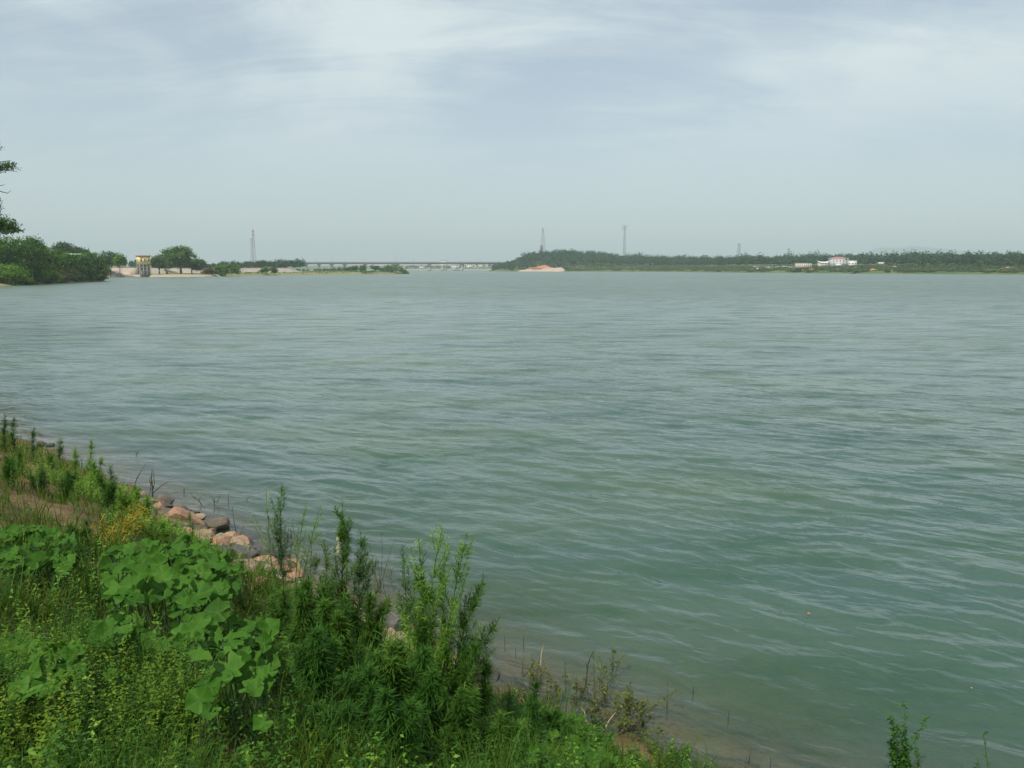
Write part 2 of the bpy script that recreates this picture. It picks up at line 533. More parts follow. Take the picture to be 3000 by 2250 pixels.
def rock_mat(name, a, b_, c, wet=False):
    m, n, l, out = new_mat(name)
    b = n.new('ShaderNodeBsdfPrincipled'); b.inputs['Roughness'].default_value = .45 if wet else .9
    tcn = n.new('ShaderNodeNewGeometry')
    x = N(n, 'ShaderNodeTexNoise', i_Scale=3.5, i_Detail=6.0, i_Roughness=.65)
    y = N(n, 'ShaderNodeTexNoise', i_Scale=26.0, i_Detail=6.0, i_Roughness=.7)
    l.new(tcn.outputs['Position'], x.inputs['Vector']); l.new(tcn.outputs['Position'], y.inputs['Vector'])
    mx = N(n, 'ShaderNodeMix', data_type='FLOAT'); mx.inputs['Factor'].default_value = .35
    l.new(x.outputs['Fac'], mx.inputs['A']); l.new(y.outputs['Fac'], mx.inputs['B'])
    r = ramp(n, [(.34, a), (.5, b_), (.64, c)]); l.new(mx.outputs['Result'], r.inputs[0])
    sp = n.new('ShaderNodeSeparateXYZ'); l.new(tcn.outputs['Position'], sp.inputs[0])
    zz = N(n, 'ShaderNodeMath', operation='MULTIPLY_ADD'); l.new(x.outputs['Fac'], zz.inputs[0]); zz.inputs[1].default_value = -.14; l.new(sp.outputs['Z'], zz.inputs[2])
    wm_ = N(n, 'ShaderNodeMapRange'); l.new(zz.outputs[0], wm_.inputs[0]); wm_.inputs['From Min'].default_value = .0; wm_.inputs['From Max'].default_value = .07
    wc = N(n, 'ShaderNodeMix', data_type='RGBA'); l.new(wm_.outputs[0], wc.inputs['Factor']); wc.inputs['A'].default_value = (.045, .038, .022, 1)
    l.new(r.outputs[0], wc.inputs['B']); l.new(wc.outputs['Result'], b.inputs['Base Color'])
    bp = N(n, 'ShaderNodeBump', i_Strength=1.0, i_Distance=.02)
    l.new(y.outputs['Fac'], bp.inputs['Height']); l.new(bp.outputs[0], b.inputs['Normal'])
    l.new(b.outputs[0], out.inputs[0])
    return m


M['rock_pink'] = rock_mat('pink_sandstone', (.22, .11, .07), (.36, .20, .13), (.44, .28, .18))
M['rock_tan'] = rock_mat('tan_stone', (.16, .11, .07), (.29, .21, .135), (.38, .29, .19))
M['rock_grey'] = rock_mat('grey_stone', (.06, .056, .052), (.105, .097, .09), (.165, .15, .135))
M['rock_dark'] = rock_mat('wet_dark_stone', (.02, .018, .014), (.05, .042, .03), (.10, .08, .05), wet=True)
M['rock_brown'] = rock_mat('wet_brown_stone', (.05, .035, .02), (.11, .08, .045), (.20, .15, .08), wet=True)


def squash_mat():
    m, n, l, out = new_mat('gourd_leaf')
    a = N(n, 'ShaderNodeAttribute', attribute_name='v')
    oi = n.new('ShaderNodeObjectInfo')
    g = n.new('ShaderNodeNewGeometry')
    nz = N(n, 'ShaderNodeTexNoise', i_Scale=18.0, i_Detail=4.0)
    l.new(g.outputs['Position'], nz.inputs['Vector'])
    r = ramp(n, [(0, (.024, .080, .007)), (.4, (.044, .135, .010)), (.75, (.065, .17, .016)), (.92, (.10, .20, .022)), (1, (.18, .22, .03))])
    ad = N(n, 'ShaderNodeMath', operation='MULTIPLY_ADD'); ad.inputs[1].default_value = .6
    l.new(oi.outputs['Random'], ad.inputs[0])
    m2 = N(n, 'ShaderNodeMath', operation='MULTIPLY'); l.new(nz.outputs['Fac'], m2.inputs[0]); m2.inputs[1].default_value = .4
    l.new(m2.outputs[0], ad.inputs[2]); l.new(ad.outputs[0], r.inputs[0])
    vm = N(n, 'ShaderNodeMapRange'); l.new(a.outputs['Fac'], vm.inputs[0])
    vm.inputs['From Min'].default_value = .7; vm.inputs['From Max'].default_value = 1.0; vm.inputs['To Max'].default_value = .3
    mx = N(n, 'ShaderNodeMix', data_type='RGBA'); mx.inputs['B'].default_value = (.14, .26, .06, 1)
    l.new(vm.outputs[0], mx.inputs['Factor']); l.new(r.outputs[0], mx.inputs['A'])
    d = n.new('ShaderNodeBsdfPrincipled'); d.inputs['Roughness'].default_value = .65; d.inputs['Specular IOR Level'].default_value = .16
    l.new(mx.outputs['Result'], d.inputs['Base Color'])
    bp = N(n, 'ShaderNodeBump', i_Strength=.6, i_Distance=.01); l.new(nz.outputs['Fac'], bp.inputs['Height']); l.new(bp.outputs[0], d.inputs['Normal'])
    t = n.new('ShaderNodeBsdfTranslucent'); l.new(mx.outputs['Result'], t.inputs['Color'])
    ms = n.new('ShaderNodeMixShader'); ms.inputs[0].default_value = .3
    l.new(d.outputs[0], ms.inputs[1]); l.new(t.outputs[0], ms.inputs[2]); l.new(ms.outputs[0], out.inputs[0])
    return m


M['gourd'] = squash_mat()

# wave field: direction the crests run and the way they travel
WTH = math.atan2(.85, .50)


def water_mat():
    m, n, l, out = new_mat('lake_water')
    g = n.new('ShaderNodeNewGeometry')
    dep = N(n, 'ShaderNodeAttribute', attribute_name='v')        # metres of water over the bed
    # ripples: three scales of noise stretched along the crests
    hs = []
    for sc, st, dist, rot in ((.30, 2.6, .10, 0), (1.1, 2.8, .085, 8), (2.6, 2.4, .064, -8), (6.5, 1.8, .013, 14)):
        mp = N(n, 'ShaderNodeMapping', vector_type='POINT')
        mp.inputs['Rotation'].default_value = (0, 0, -WTH + math.radians(rot))
        mp2_ = N(n, 'ShaderNodeMapping'); mp2_.inputs['Scale'].default_value = (sc, sc / st, sc)
        l.new(g.outputs['Position'], mp.inputs[0]); l.new(mp.outputs[0], mp2_.inputs[0])
        nz = N(n, 'ShaderNodeTexNoise', i_Scale=1.0, i_Detail=3.0, i_Roughness=.5, i_Distortion=.5)
        l.new(mp2_.outputs[0], nz.inputs['Vector'])
        mu = N(n, 'ShaderNodeMath', operation='MULTIPLY'); mu.inputs[1].default_value = dist
        l.new(nz.outputs['Fac'], mu.inputs[0]); hs.append(mu.outputs[0])
    s = hs[0]
    for h in hs[1:]:
        ad = N(n, 'ShaderNodeMath', operation='ADD'); l.new(s, ad.inputs[0]); l.new(h, ad.inputs[1]); s = ad.outputs[0]
    # wind patches
    wp = N(n, 'ShaderNodeTexNoise', i_Scale=.045, i_Detail=4.0, i_Roughness=.55)
    mpw = N(n, 'ShaderNodeMapping'); mpw.inputs['Scale'].default_value = (.5, 1.0, 1)
    l.new(g.outputs['Position'], mpw.inputs[0]); l.new(mpw.outputs[0], wp.inputs['Vector'])
    wr = N(n, 'ShaderNodeMapRange'); l.new(wp.outputs['Fac'], wr.inputs[0])
    wr.inputs['From Min'].default_value = .35; wr.inputs['From Max'].default_value = .65; wr.inputs['To Min'].default_value = .6; wr.inputs['To Max'].default_value = 1.35
    # open water away from this shore is ruffled finer than the ripples drawn here
    ln = N(n, 'ShaderNodeVectorMath', operation='LENGTH'); l.new(g.outputs['Position'], ln.inputs[0])
    off = N(n, 'ShaderNodeMapRange', interpolation_type='SMOOTHSTEP'); l.new(ln.outputs['Value'], off.inputs[0])
    off.inputs['From Min'].default_value = 14.0; off.inputs['From Max'].default_value = 190.0
    rgh = N(n, 'ShaderNodeMapRange'); l.new(off.outputs[0], rgh.inputs[0]); rgh.inputs['To Min'].default_value = .09; rgh.inputs['To Max'].default_value = .34
    bst = N(n, 'ShaderNodeMapRange'); l.new(off.outputs[0], bst.inputs[0]); bst.inputs['To Min'].default_value = .72; bst.inputs['To Max'].default_value = .8
    rfl = N(n, 'ShaderNodeMapRange'); l.new(off.outputs[0], rfl.inputs[0]); rfl.inputs['To Min'].default_value = 1.0; rfl.inputs['To Max'].default_value = .50
    # streaks across the wind: reflection weakened by noise, standing in for wave shadow
    stm = N(n, 'ShaderNodeMapping'); stm.inputs['Rotation'].default_value = (0, 0, math.radians(9)); stm.inputs['Scale'].default_value = (.20, .62, 1)
    l.new(g.outputs['Position'], stm.inputs[0])
    stn = N(n, 'ShaderNodeTexNoise', i_Scale=1.0, i_Detail=7.0, i_Roughness=.68, i_Distortion=.6); l.new(stm.outputs[0], stn.inputs['Vector'])
    str_ = N(n, 'ShaderNodeMapRange'); l.new(stn.outputs['Fac'], str_.inputs[0])
    str_.inputs['From Min'].default_value = .34; str_.inputs['From Max'].default_value = .54; str_.inputs['To Min'].default_value = .52; str_.inputs['To Max'].default_value = 1.06
    rf2 = N(n, 'ShaderNodeMath', operation='MULTIPLY'); l.new(rfl.outputs[0], rf2.inputs[0]); l.new(str_.outputs[0], rf2.inputs[1])
    wm = N(n, 'ShaderNodeMath', operation='MULTIPLY'); l.new(wr.outputs[0], wm.inputs[0]); l.new(bst.outputs[0], wm.inputs[1])
    bp = N(n, 'ShaderNodeBump', i_Distance=1.0); l.new(wm.outputs[0], bp.inputs['Strength']); l.new(s, bp.inputs['Height'])
    fr = N(n, 'ShaderNodeFresnel', i_IOR=1.5); l.new(bp.outputs[0], fr.inputs['Normal'])
    gl = N(n, 'ShaderNodeBsdfGlossy', i_Roughness=.09); l.new(bp.outputs[0], gl.inputs['Normal']); l.new(rgh.outputs[0], gl.inputs['Roughness'])
    fm = N(n, 'ShaderNodeMath', operation='MULTIPLY'); l.new(fr.outputs[0], fm.inputs[0]); l.new(rf2.outputs[0], fm.inputs[1])
    gl.inputs['Color'].default_value = (1, 1, 1, 1)
    # suspended silt and algae: clear at the very edge, opaque with depth
    body = N(n, 'ShaderNodeBsdfDiffuse')
    cn = N(n, 'ShaderNodeTexNoise', i_Scale=.16, i_Detail=3.0); l.new(mpw.outputs[0], cn.inputs['Vector'])
    cr = ramp(n, [(.35, (.026, .074, .056)), (.65, (.046, .094, .044))]); l.new(cn.outputs['Fac'], cr.inputs[0])
    l.new(cr.outputs[0], body.inputs['Color'])
    ex = N(n, 'ShaderNodeMath', operation='MULTIPLY'); l.new(dep.outputs['Fac'], ex.inputs[0]); ex.inputs[1].default_value = -4.4
    ee = N(n, 'ShaderNodeMath', operation='EXPONENT'); l.new(ex.outputs[0], ee.inputs[0])
    tr = N(n, 'ShaderNodeBsdfTransparent'); tr.inputs[0].default_value = (.80, .84, .76, 1)
    mb = n.new('ShaderNodeMixShader'); l.new(ee.outputs[0], mb.inputs[0]); l.new(body.outputs[0], mb.inputs[1]); l.new(tr.outputs[0], mb.inputs[2])
    mx = n.new('ShaderNodeMixShader'); l.new(fm.outputs[0], mx.inputs[0]); l.new(mb.outputs[0], mx.inputs[1]); l.new(gl.outputs[0], mx.inputs[2])
    l.new(mx.outputs[0], out.inputs[0])
    return m


M['water'] = water_mat()


# ------------------------------------------------------------------ terrain
def grid(name, xs, ys, hfun, mat, keep=None, label=None, extra=None):
    X, Y = np.meshgrid(xs, ys)
    P = np.stack([X.ravel(), Y.ravel()], 1)
    Z = hfun(P)
    V = np.column_stack([P, Z])
    nx, ny = len(xs), len(ys)
    i, j = np.meshgrid(np.arange(nx - 1), np.arange(ny - 1))
    b = (j * nx + i).ravel()
    Q = np.stack([b, b + 1, b + nx + 1, b + nx], 1)
    if keep is not None:
        k = keep(P, Z)
        Q = Q[k[Q].any(1)]
        used = np.unique(Q)
        remap = np.full(len(V), -1); remap[used] = np.arange(len(used))
        V = V[used]; Q = remap[Q]
    mb = MB(); mb.add(V, Q)
    o = mb.build(name, mat, smooth=True)
    return tag(o, label, kind='structure')


def dense_axis(lo, hi, c0, c1, fine, coarse):
    a = list(np.arange(c0, c1, fine))
    x, st = c0, fine
    L = []
    while x > lo:
        st = min(st * 1.15, coarse); x -= st; L.append(x)
    R = []; x, st = a[-1], fine
    while x < hi:
        st = min(st * 1.15, coarse); x += st; R.append(x)
    return np.array(L[::-1] + a + R)


def near_keep(P, Z):
    return Z > -2.4


# one material for the near ground: soil above the water line, sand below
def near_ground_mat():
    m, n, l, out = new_mat('near_ground')
    b = n.new('ShaderNodeBsdfPrincipled'); b.inputs['Roughness'].default_value = .95; b.inputs['Specular IOR Level'].default_value = .1
    g = n.new('ShaderNodeNewGeometry')
    a = N(n, 'ShaderNodeTexNoise', i_Scale=1.0, i_Detail=4.0, i_Roughness=.6)
    c = N(n, 'ShaderNodeTexNoise', i_Scale=13.0, i_Detail=6.0, i_Roughness=.7)
    for q in (a, c): l.new(g.outputs['Position'], q.inputs['Vector'])
    mx = N(n, 'ShaderNodeMix', data_type='FLOAT'); mx.inputs['Factor'].default_value = .45
    l.new(a.outputs['Fac'], mx.inputs['A']); l.new(c.outputs['Fac'], mx.inputs['B'])
    r1 = ramp(n, [(.3, (.05, .045, .02)), (.45, (.12, .085, .045)), (.6, (.24, .16, .085)), (.72, (.33, .23, .13))])
    r2 = ramp(n, [(.35, (.19, .125, .062)), (.5, (.30, .20, .10)), (.68, (.40, .27, .14))])
    l.new(mx.outputs['Result'], r1.inputs[0]); l.new(mx.outputs['Result'], r2.inputs[0])
    sp = n.new('ShaderNodeSeparateXYZ'); l.new(g.outputs['Position'], sp.inputs[0])
    mr_ = N(n, 'ShaderNodeMapRange'); l.new(sp.outputs['Z'], mr_.inputs[0])
    mr_.inputs['From Min'].default_value = .05; mr_.inputs['From Max'].default_value = .35
    mc = N(n, 'ShaderNodeMix', data_type='RGBA'); l.new(mr_.outputs[0], mc.inputs['Factor'])
    l.new(r2.outputs[0], mc.inputs['A']); l.new(r1.outputs[0], mc.inputs['B'])
    # wet margin just above the water line
    wet = N(n, 'ShaderNodeMapRange'); l.new(sp.outputs['Z'], wet.inputs[0]); wet.inputs['From Min'].default_value = .05; wet.inputs['From Max'].default_value = .16
    wet.inputs['To Min'].default_value = .5; wet.inputs['To Max'].default_value = 1.0
    wx_ = N(n, 'ShaderNodeMapRange'); l.new(sp.outputs['Z'], wx_.inputs[0]); wx_.inputs['From Min'].default_value = -.12; wx_.inputs['From Max'].default_value = -.02
    wx_.inputs['To Min'].default_value = 1.0; wx_.inputs['To Max'].default_value = .5
    wmx = N(n, 'ShaderNodeMath', operation='MAXIMUM'); l.new(wet.outputs[0], wmx.inputs[0]); l.new(wx_.outputs[0], wmx.inputs[1])
    wc = N(n, 'ShaderNodeMix', data_type='RGBA', blend_type='MULTIPLY'); wc.inputs['Factor'].default_value = 1.0
    l.new(mc.outputs['Result'], wc.inputs['A']); l.new(wmx.outputs[0], wc.inputs['B'])
    l.new(wc.outputs['Result'], b.inputs['Base Color'])
    bp = N(n, 'ShaderNodeBump', i_Strength=1.0, i_Distance=.035); l.new(c.outputs['Fac'], bp.inputs['Height']); l.new(bp.outputs[0], b.inputs['Normal'])
    l.new(b.outputs[0], out.inputs[0])
    return m


M['near_ground'] = near_ground_mat()
grid('near_bank', dense_axis(-70, 60, -18, 7, .12, 3), dense_axis(-40, 70, 1, 25, .12, 3), land_h, M['near_ground'], near_keep)
LEFT_LO = 66
grid('left_shore', np.arange(-900, 40, 5.0), np.arange(LEFT_LO, 1700, 5.0), land_h, M['shore_grass'], lambda P, Z: Z > -1.2)
# ground sheet under everything (lake bed) reaching past the horizon
mb = MB(); mb.add([(-12000, -3000, -6), (12000, -3000, -6), (12000, 14000, -6), (-12000, 14000, -6)], [(0, 1, 2, 3)])
tag(mb.build('lake_bed', M['sand']), kind='structure')

# ------------------------------------------------------------------ water with real waves
def waves(x, y, spacing):
    """short wind waves: a few steep-fronted trains that come and go, over weak cross ripples"""
    r = np.random.default_rng(21)
    z = np.zeros_like(x)
    wx_ = x + .22 * bumpy(x, y, 5.0) + .08 * bumpy(x + 3, y, 1.6)
    wy_ = y + .22 * bumpy(x + 40, y, 5.0) + .08 * bumpy(x, y + 7, 1.6)
    for k in range(26):
        lam = .30 * (1.7 / .30) ** (r.uniform() ** 1.2)
        th = WTH + r.normal(0, .24)
        kk = 2 * np.pi / lam
        amp = .050 / kk / (1 + (lam / 1.3) ** 2)
        ph, g1, g2, g3 = r.uniform(0, 2 * np.pi, 4)
        att = np.clip((lam / spacing - 2.4) / 2.6, 0, 1)
        cx_, cy_ = x * np.sin(th) - y * np.cos(th), x * np.cos(th) + y * np.sin(th)
        env = np.clip(.35 + np.sin(cx_ * kk * .16 + g1) * np.sin(cy_ * kk * .13 + g2) + .5 * np.sin((cx_ + cy_) * kk * .07 + g3), 0, 1.3)
        p = kk * (wx_ * np.cos(th) + wy_ * np.sin(th)) + ph
        z += amp * att * env * (np.sin(p) + .40 * np.sin(2 * p) + .18 * np.sin(3 * p))
    for k in range(24):
        lam = .24 * (1.2 / .24) ** r.uniform()
        th = WTH + r.normal(0, .6)
        kk = 2 * np.pi / lam
        att = np.clip((lam / spacing - 2.4) / 2.6, 0, 1)
        z += .020 / kk * att * np.sin(kk * (wx_ * np.cos(th) + wy_ * np.sin(th)) + r.uniform(0, 6.28))
    return z


def build_water():
    r = [4.0]
    while r[-1] < 55: r.append(r[-1] * 1.0056)
    while r[-1] < 160: r.append(r[-1] * 1.011)
    while r[-1] < 11000: r.append(r[-1] * 1.035)
    r = np.array(r)
    th = np.concatenate([np.linspace(-100, -45, 60)[:-1], np.linspace(-45, 45, 600), np.linspace(45, 118, 80)[1:]])
    th = np.radians(th)
    R, T_ = np.meshgrid(r, th, indexing='ij')
    x, y = (R * np.sin(T_)).ravel(), (R * np.cos(T_)).ravel()
    P = np.stack([x, y], 1)
    near = R.ravel() < 160
    h = np.full(len(P), -5.0)
    h[near] = land_h(P[near])
    spacing = np.maximum(R.ravel() * np.where(R.ravel() < 55, .0056, .011), .05)
    z = np.zeros(len(P))
    z[near] = waves(x[near], y[near], spacing[near]) * np.clip(-h[near] / .45, .35, 1)
    V = np.column_stack([x, y, z])
    nr, nt = len(r), len(th)
    i, j = np.meshgrid(np.arange(nr - 1), np.arange(nt - 1), indexing='ij')
    b = (i * nt + j).ravel()
    Q = np.stack([b, b + nt, b + nt + 1, b + 1], 1)
    ok = h < .25
    Q = Q[ok[Q].any(1)]
    used = np.unique(Q); rm = np.full(len(V), -1); rm[used] = np.arange(len(used))
    mb = MB(); mb.add(V[used], rm[Q], a=np.clip(-h, 0, 5)[used])
    o = mb.build('lake_water', M['water'], smooth=True)
    # the sheet must face upwards
    if o.data.polygons[0].normal.z < 0:
        o.data.flip_normals()
    return tag(o, kind='structure')


build_water()

# ================================================================== trees
def unit(v):
    return v / (np.linalg.norm(v, axis=-1)[..., None] + 1e-9)


def crown_mesh(mb, lobes, clumps, per, rc, leaf, rng, low=-.45, aspect=.6):
    """leaf clumps gathered on the shells of several lobes; lobes: (cx,cy,cz,rx,ry,rz)"""
    area = np.array([l[3] * l[5] + l[3] * l[4] for l in lobes])
    cnt = np.maximum((area / area.sum() * clumps).astype(int), 3)
    for L, n in zip(lobes, cnt):
        d = unit(rng.normal(size=(n * 3, 3)))
        d = d[d[:, 2] > low][:n]
        c = np.array(L[:3]) + d * np.array(L[3:]) * rng.uniform(.55, 1.0, (len(d), 1))
        k = len(d)
        tone = rng.uniform(0.2, .8, k)
        size = rng.uniform(.7, 1.35, (k, 1, 1))
        p = c[:, None, :] + rng.normal(size=(k, per, 3)) * rc * np.array([1, 1, .62]) * size
        nn = unit(d[:, None, :] * .7 + rng.normal(size=(k, per, 3)) * .6 + np.array([0, 0, .45]))
        t = np.clip(tone[:, None] + rng.normal(0, .12, (k, per)), 0, 1)
        mb.leaves(p.reshape(-1, 3), nn.reshape(-1, 3), leaf * rng.uniform(.6, 1.3, k * per), aspect, t.ravel())


def make_tree(name, base, lobes, label, mat, clumps=120, per=18, rc=.7, leaf=.35, trunk=.3, cat='tree', group=None, bark='bark', fork=.35, seed=0, low=-.45, lean=(0, 0)):
    """tapered trunk, a limb into every lobe, leaf clumps round it; lobes relative to the base"""
    rng = np.random.default_rng(seed + 100)
    base = np.asarray(base, float)
    root = thing(name, base, label, cat, group)
    top = max(l[2] for l in lobes)
    mid = np.array([lean[0] * .5, lean[1] * .5, top * fork])
    mb = MB()
    zs = np.linspace(0, 1, 6)
    tr = np.stack([mid[0] * zs + .12 * trunk * np.sin(zs * 5), mid[1] * zs, mid[2] * zs - .2 * (zs == 0)], 1)
    mb.tube(base + tr, trunk * (1.25 - .5 * zs), 8)
    for L in lobes:
        e = np.array(L[:3]) + np.array([0, 0, L[5] * .25])
        t = np.linspace(0, 1, 6)[:, None]
        c = mid * .9 + (e - mid) * np.array([.35, .35, .6])
        pts = (1 - t) ** 2 * mid * .92 + 2 * t * (1 - t) * c + t ** 2 * e
        mb.tube(base + pts, trunk * np.linspace(.55, .08, 6), 5)
        for q in range(3):
            d = unit(rng.normal(size=3)) * np.array(L[3:]) * .8
            mb.tube(base + np.array([pts[3], pts[3] * .4 + (np.array(L[:3]) + d) * .6, np.array(L[:3]) + d]), trunk * np.array([.2, .1, .03]), 4)
    mb.build('trunk', M[bark], root, smooth=True)
    cm = MB()
    lb = [(base[0] + l[0], base[1] + l[1], base[2] + l[2], l[3], l[4], l[5]) for l in lobes]
    crown_mesh(cm, lb, clumps, per, rc, leaf, rng, low)
    cm.build('crown', M[mat], root)
    return root


def px_lobes(depth, base, specs):
    """lobes given as picture ellipses (cx, cy, rx, ry) at one depth, with real depth thickness"""
    out = []
    for i, (cx, cy, rx, ry) in enumerate(specs):
        dd = depth + ((i * 37) % 5 - 2) * .12 * rx * depth / FPX
        c = at(cx, cy, dd)
        k = dd / FPX
        out.append((c[0] - base[0], c[1] - base[1], c[2] - base[2], rx * k, rx * k * .85, ry * k))
    return out


def tree_px(name, bx, depth, specs, label, mat, **kw):
    x = xat(bx, depth)
    b = np.array([x, depth, bank_z(x, depth) - .1])
    return make_tree(name, b, px_lobes(depth, b, specs), label, mat, **kw)


# ---- near tree whose branch ends reach into the frame from the left
tb = np.array([-49.5, 60.0, 0]); tb[2] = bank_z(tb[0], tb[1]) - .1
make_tree('overhanging_tree', tb, px_lobes(58, tb, [(-45, 655, 75, 34), (5, 662, 40, 22), (28, 676, 28, 11), (-95, 600, 90, 45), (-70, 505, 70, 20), (25, 490, 34, 10), (-22, 443, 20, 13), (-130, 520, 90, 50), (-170, 430, 100, 50), (-190, 640, 90, 60)]),
          'dark leafy branches reaching in at the left edge above the bank trees', 'leaf_dark', clumps=460, per=55, rc=.2, leaf=.07, trunk=.32, bark='bark', fork=.5, seed=1)
rt = ROOTS[-1]
mb = MB()
for pts in ([(-60, 560), (-10, 558), (22, 566), (32, 558)], [(-60, 548), (-5, 545), (14, 541)], [(-80, 505), (-10, 478), (32, 469)], [(-80, 520), (0, 497), (52, 503)]):
    P = [at(px, py, 58) for px, py in pts]
    mb.tube(P, np.linspace(.05, .012, len(P)), 5)
mb.build('bare_branch', M['twig'], rt)

# ---- trees along the left bank
LB = 'trees on the left bank'
left_specs = [
    ('broadleaf_tree', 20, 236, [(-20, 745, 60, 42), (10, 722, 40, 30), (35, 770, 50, 40), (-50, 715, 50, 35)], 'tallest dense green tree at the left edge of the bank', 'leaf_left', 260, .38),
    ('broadleaf_tree', 75, 246, [(80, 722, 46, 32), (100, 745, 42, 36), (62, 752, 40, 36), (88, 785, 45, 35)], 'rounded dark green tree second from the left edge', 'leaf_left', 260, .38),
    ('broadleaf_tree', 128, 256, [(120, 742, 28, 24), (140, 765, 34, 34), (118, 785, 30, 30)], 'narrow mid green tree sloping down from the tallest bank trees', 'leaf_left', 170, .38),
    ('broadleaf_tree', 170, 276, [(165, 755, 30, 22), (185, 775, 34, 30), (160, 795, 30, 28), (205, 760, 22, 18)], 'dark bushy tree in front of the pale green roof', 'leaf_left', 190, .4),
    ('broadleaf_tree', 232, 292, [(228, 770, 32, 24), (248, 790, 30, 26), (215, 795, 30, 26)], 'dark green tree beside the last tree of the bank', 'leaf_dark', 170, .42),
    ('broadleaf_tree', 268, 304, [(268, 760, 34, 22), (285, 785, 32, 26), (255, 792, 34, 24), (302, 797, 17, 17), (275, 808, 34, 12)], 'broad green tree overhanging the water at the point', 'leaf_left', 260, .42),
    ('waterside_bush', 40, 231, [(20, 800, 45, 26), (55, 808, 35, 20), (-20, 806, 40, 24)], 'pale green spreading bush at the left water edge', 'leaf_bright', 150, .34),
    ('waterside_bush', 105, 248, [(95, 800, 30, 20), (122, 806, 22, 15), (80, 812, 22, 12)], 'bright green bush under the rounded bank tree', 'leaf_bright', 110, .34),
    ('waterside_bush', 188, 272, [(186, 812, 28, 14), (200, 800, 20, 15), (175, 818, 16, 8)], 'reddish olive bush leaning over the water', 'leaf_olive', 90, .34),
    ('waterside_bush', 148, 262, [(142, 806, 20, 14), (158, 815, 16, 9)], 'small light green bush left of the olive bush', 'leaf_bright', 60, .34),
]
for i, (nm, bx, D, sp, lab, mt, cl, lf) in enumerate(left_specs):
    tree_px(nm, bx, D, sp, lab, mt, clumps=int(cl * 1.5), per=22, rc=.6, leaf=lf * .8, trunk=.2, group=LB if 'tree' in nm else 'bushes at the left water edge', seed=10 + i, low=-.8, cat='tree' if 'tree' in nm else 'bush')
for i, (px, D, rx, ry, lab) in enumerate([(-30, 228, 30, 16, 'green undergrowth bush at the left frame edge by the water'), (70, 240, 24, 11, 'low undergrowth bush under the rounded bank tree'), (128, 256, 20, 12, 'low undergrowth bush below the narrow bank tree'), (165, 268, 16, 12, 'low undergrowth bush left of the reddish olive bush'), (222, 286, 22, 15, 'dark undergrowth bush right of the reddish olive bush'), (250, 298, 22, 14, 'dark undergrowth bush under the overhanging point tree'), (290, 312, 18, 10, 'last undergrowth bush at the point over the water')]):
    yb = HORIZON + FPX * 5 / D - 4
    tree_px('undergrowth_bush', px, D, [(px, yb - ry * .7, rx, ry), (px - rx * .6, yb - ry * .4, rx * .6, ry * .7), (px + rx * .6, yb - ry * .5, rx * .6, ry * .7)], lab, 'leaf_left' if i % 2 else 'leaf_dark', clumps=110, per=20, rc=.5, leaf=.3, trunk=.1, group='undergrowth along the left water edge', seed=130 + i, low=-.95, cat='bush')
# farther trees behind the bank
for i, (bx, D, sp, lab, mt) in enumerate([
    (175, 420, [(172, 730, 20, 14), (190, 722, 20, 12), (205, 740, 26, 18)], 'blue green tree rising behind the pale green roof', 'leaf_dark'),
    (232, 425, [(232, 738, 22, 14), (246, 746, 16, 14), (225, 752, 20, 14)], 'blue green tree right of the pale green roof', 'leaf_dark'),
    (322, 440, [(318, 752, 24, 15), (338, 757, 20, 15), (310, 768, 26, 14), (330, 770, 22, 12)], 'dark round tree behind the concrete slope', 'leaf_dark'),
    (350, 432, [(350, 758, 13, 9), (353, 770, 12, 9)], 'small bright green tree at the top of the concrete slope', 'leaf_bright'),
]):
    tree_px('broadleaf_tree', bx, D, sp, lab, mt, clumps=130, per=18, rc=.8, leaf=.5, trunk=.3, group='trees behind the left bank', seed=40 + i, low=-.8)

# building half hidden in the left trees
hb = at(212, 760, 345)
hr = thing('low_house', (hb[0], hb[1], bank_z(hb[0], hb[1])), 'low house showing only its pale green roof among the left trees', 'house')
z0 = bank_z(hb[0], hb[1]); zr = at(212, 748, 345)[2]
m_ = MB(); m_.box((hb[0], hb[1], (z0 + zr) / 2), (9, 6, zr - z0)); m_.build('wall', M['cream'], hr)
m_ = MB(); m_.box((hb[0], hb[1], zr + .35), (10, 7, .7), taper=.93); m_.build('roof', M['roof_green'], hr)

# ---- embankment, concrete slope and pump house
def ribbon(mb, path, prof, a=.5):
    """sweep a profile of (offset towards camera, height) along a plan path"""
    path = np.array(path, float)
    tg = unit(np.gradient(path, axis=0))
    nr = np.stack([tg[:, 1], -tg[:, 0]], 1)
    V = []
    for p, nn in zip(path, nr):
        for off, z in prof:
            V.append((p[0] + nn[0] * off, p[1] + nn[1] * off, z))
    k = len(prof)
    Q = []
    for i in range(len(path) - 1):
        for j in range(k - 1):
            Q.append((i * k + j, i * k + j + 1, (i + 1) * k + j + 1, (i + 1) * k + j))
    mb.add(V, Q, a=a)


path = [(xat(300, 466), 466), (xat(420, 478), 478), (xat(520, 505), 505), (xat(640, 545), 545), (xat(760, 590), 590), (xat(845, 625), 625)]
dk = thing('embankment', (path[2][0], path[2][1], 0), 'long pale concrete faced embankment behind the shore trees', 'embankment')
m_ = MB(); ribbon(m_, path, [(9.5, -.4), (0, 5.0), (-4, 5.0), (-12, .5)])
e = path[-1]; m_.add([(e[0] + 8.2, e[1] - 4.8, -.4), (e[0], e[1], 5.0), (e[0] - 2, e[1] + 3.4, 5.0), (e[0] + 19, e[1] + 5, -.3), (e[0] - 6, e[1] + 10, .5)], [(0, 3, 2, 1)], [(2, 3, 4)])
m_.build('slope', M['concrete_bank'], dk)
m_ = MB(); ribbon(m_, path, [(.25, 4.9), (.25, 5.35), (-.25, 5.35), (-.25, 4.9)]); m_.build('parapet', M['red_paint'], dk)

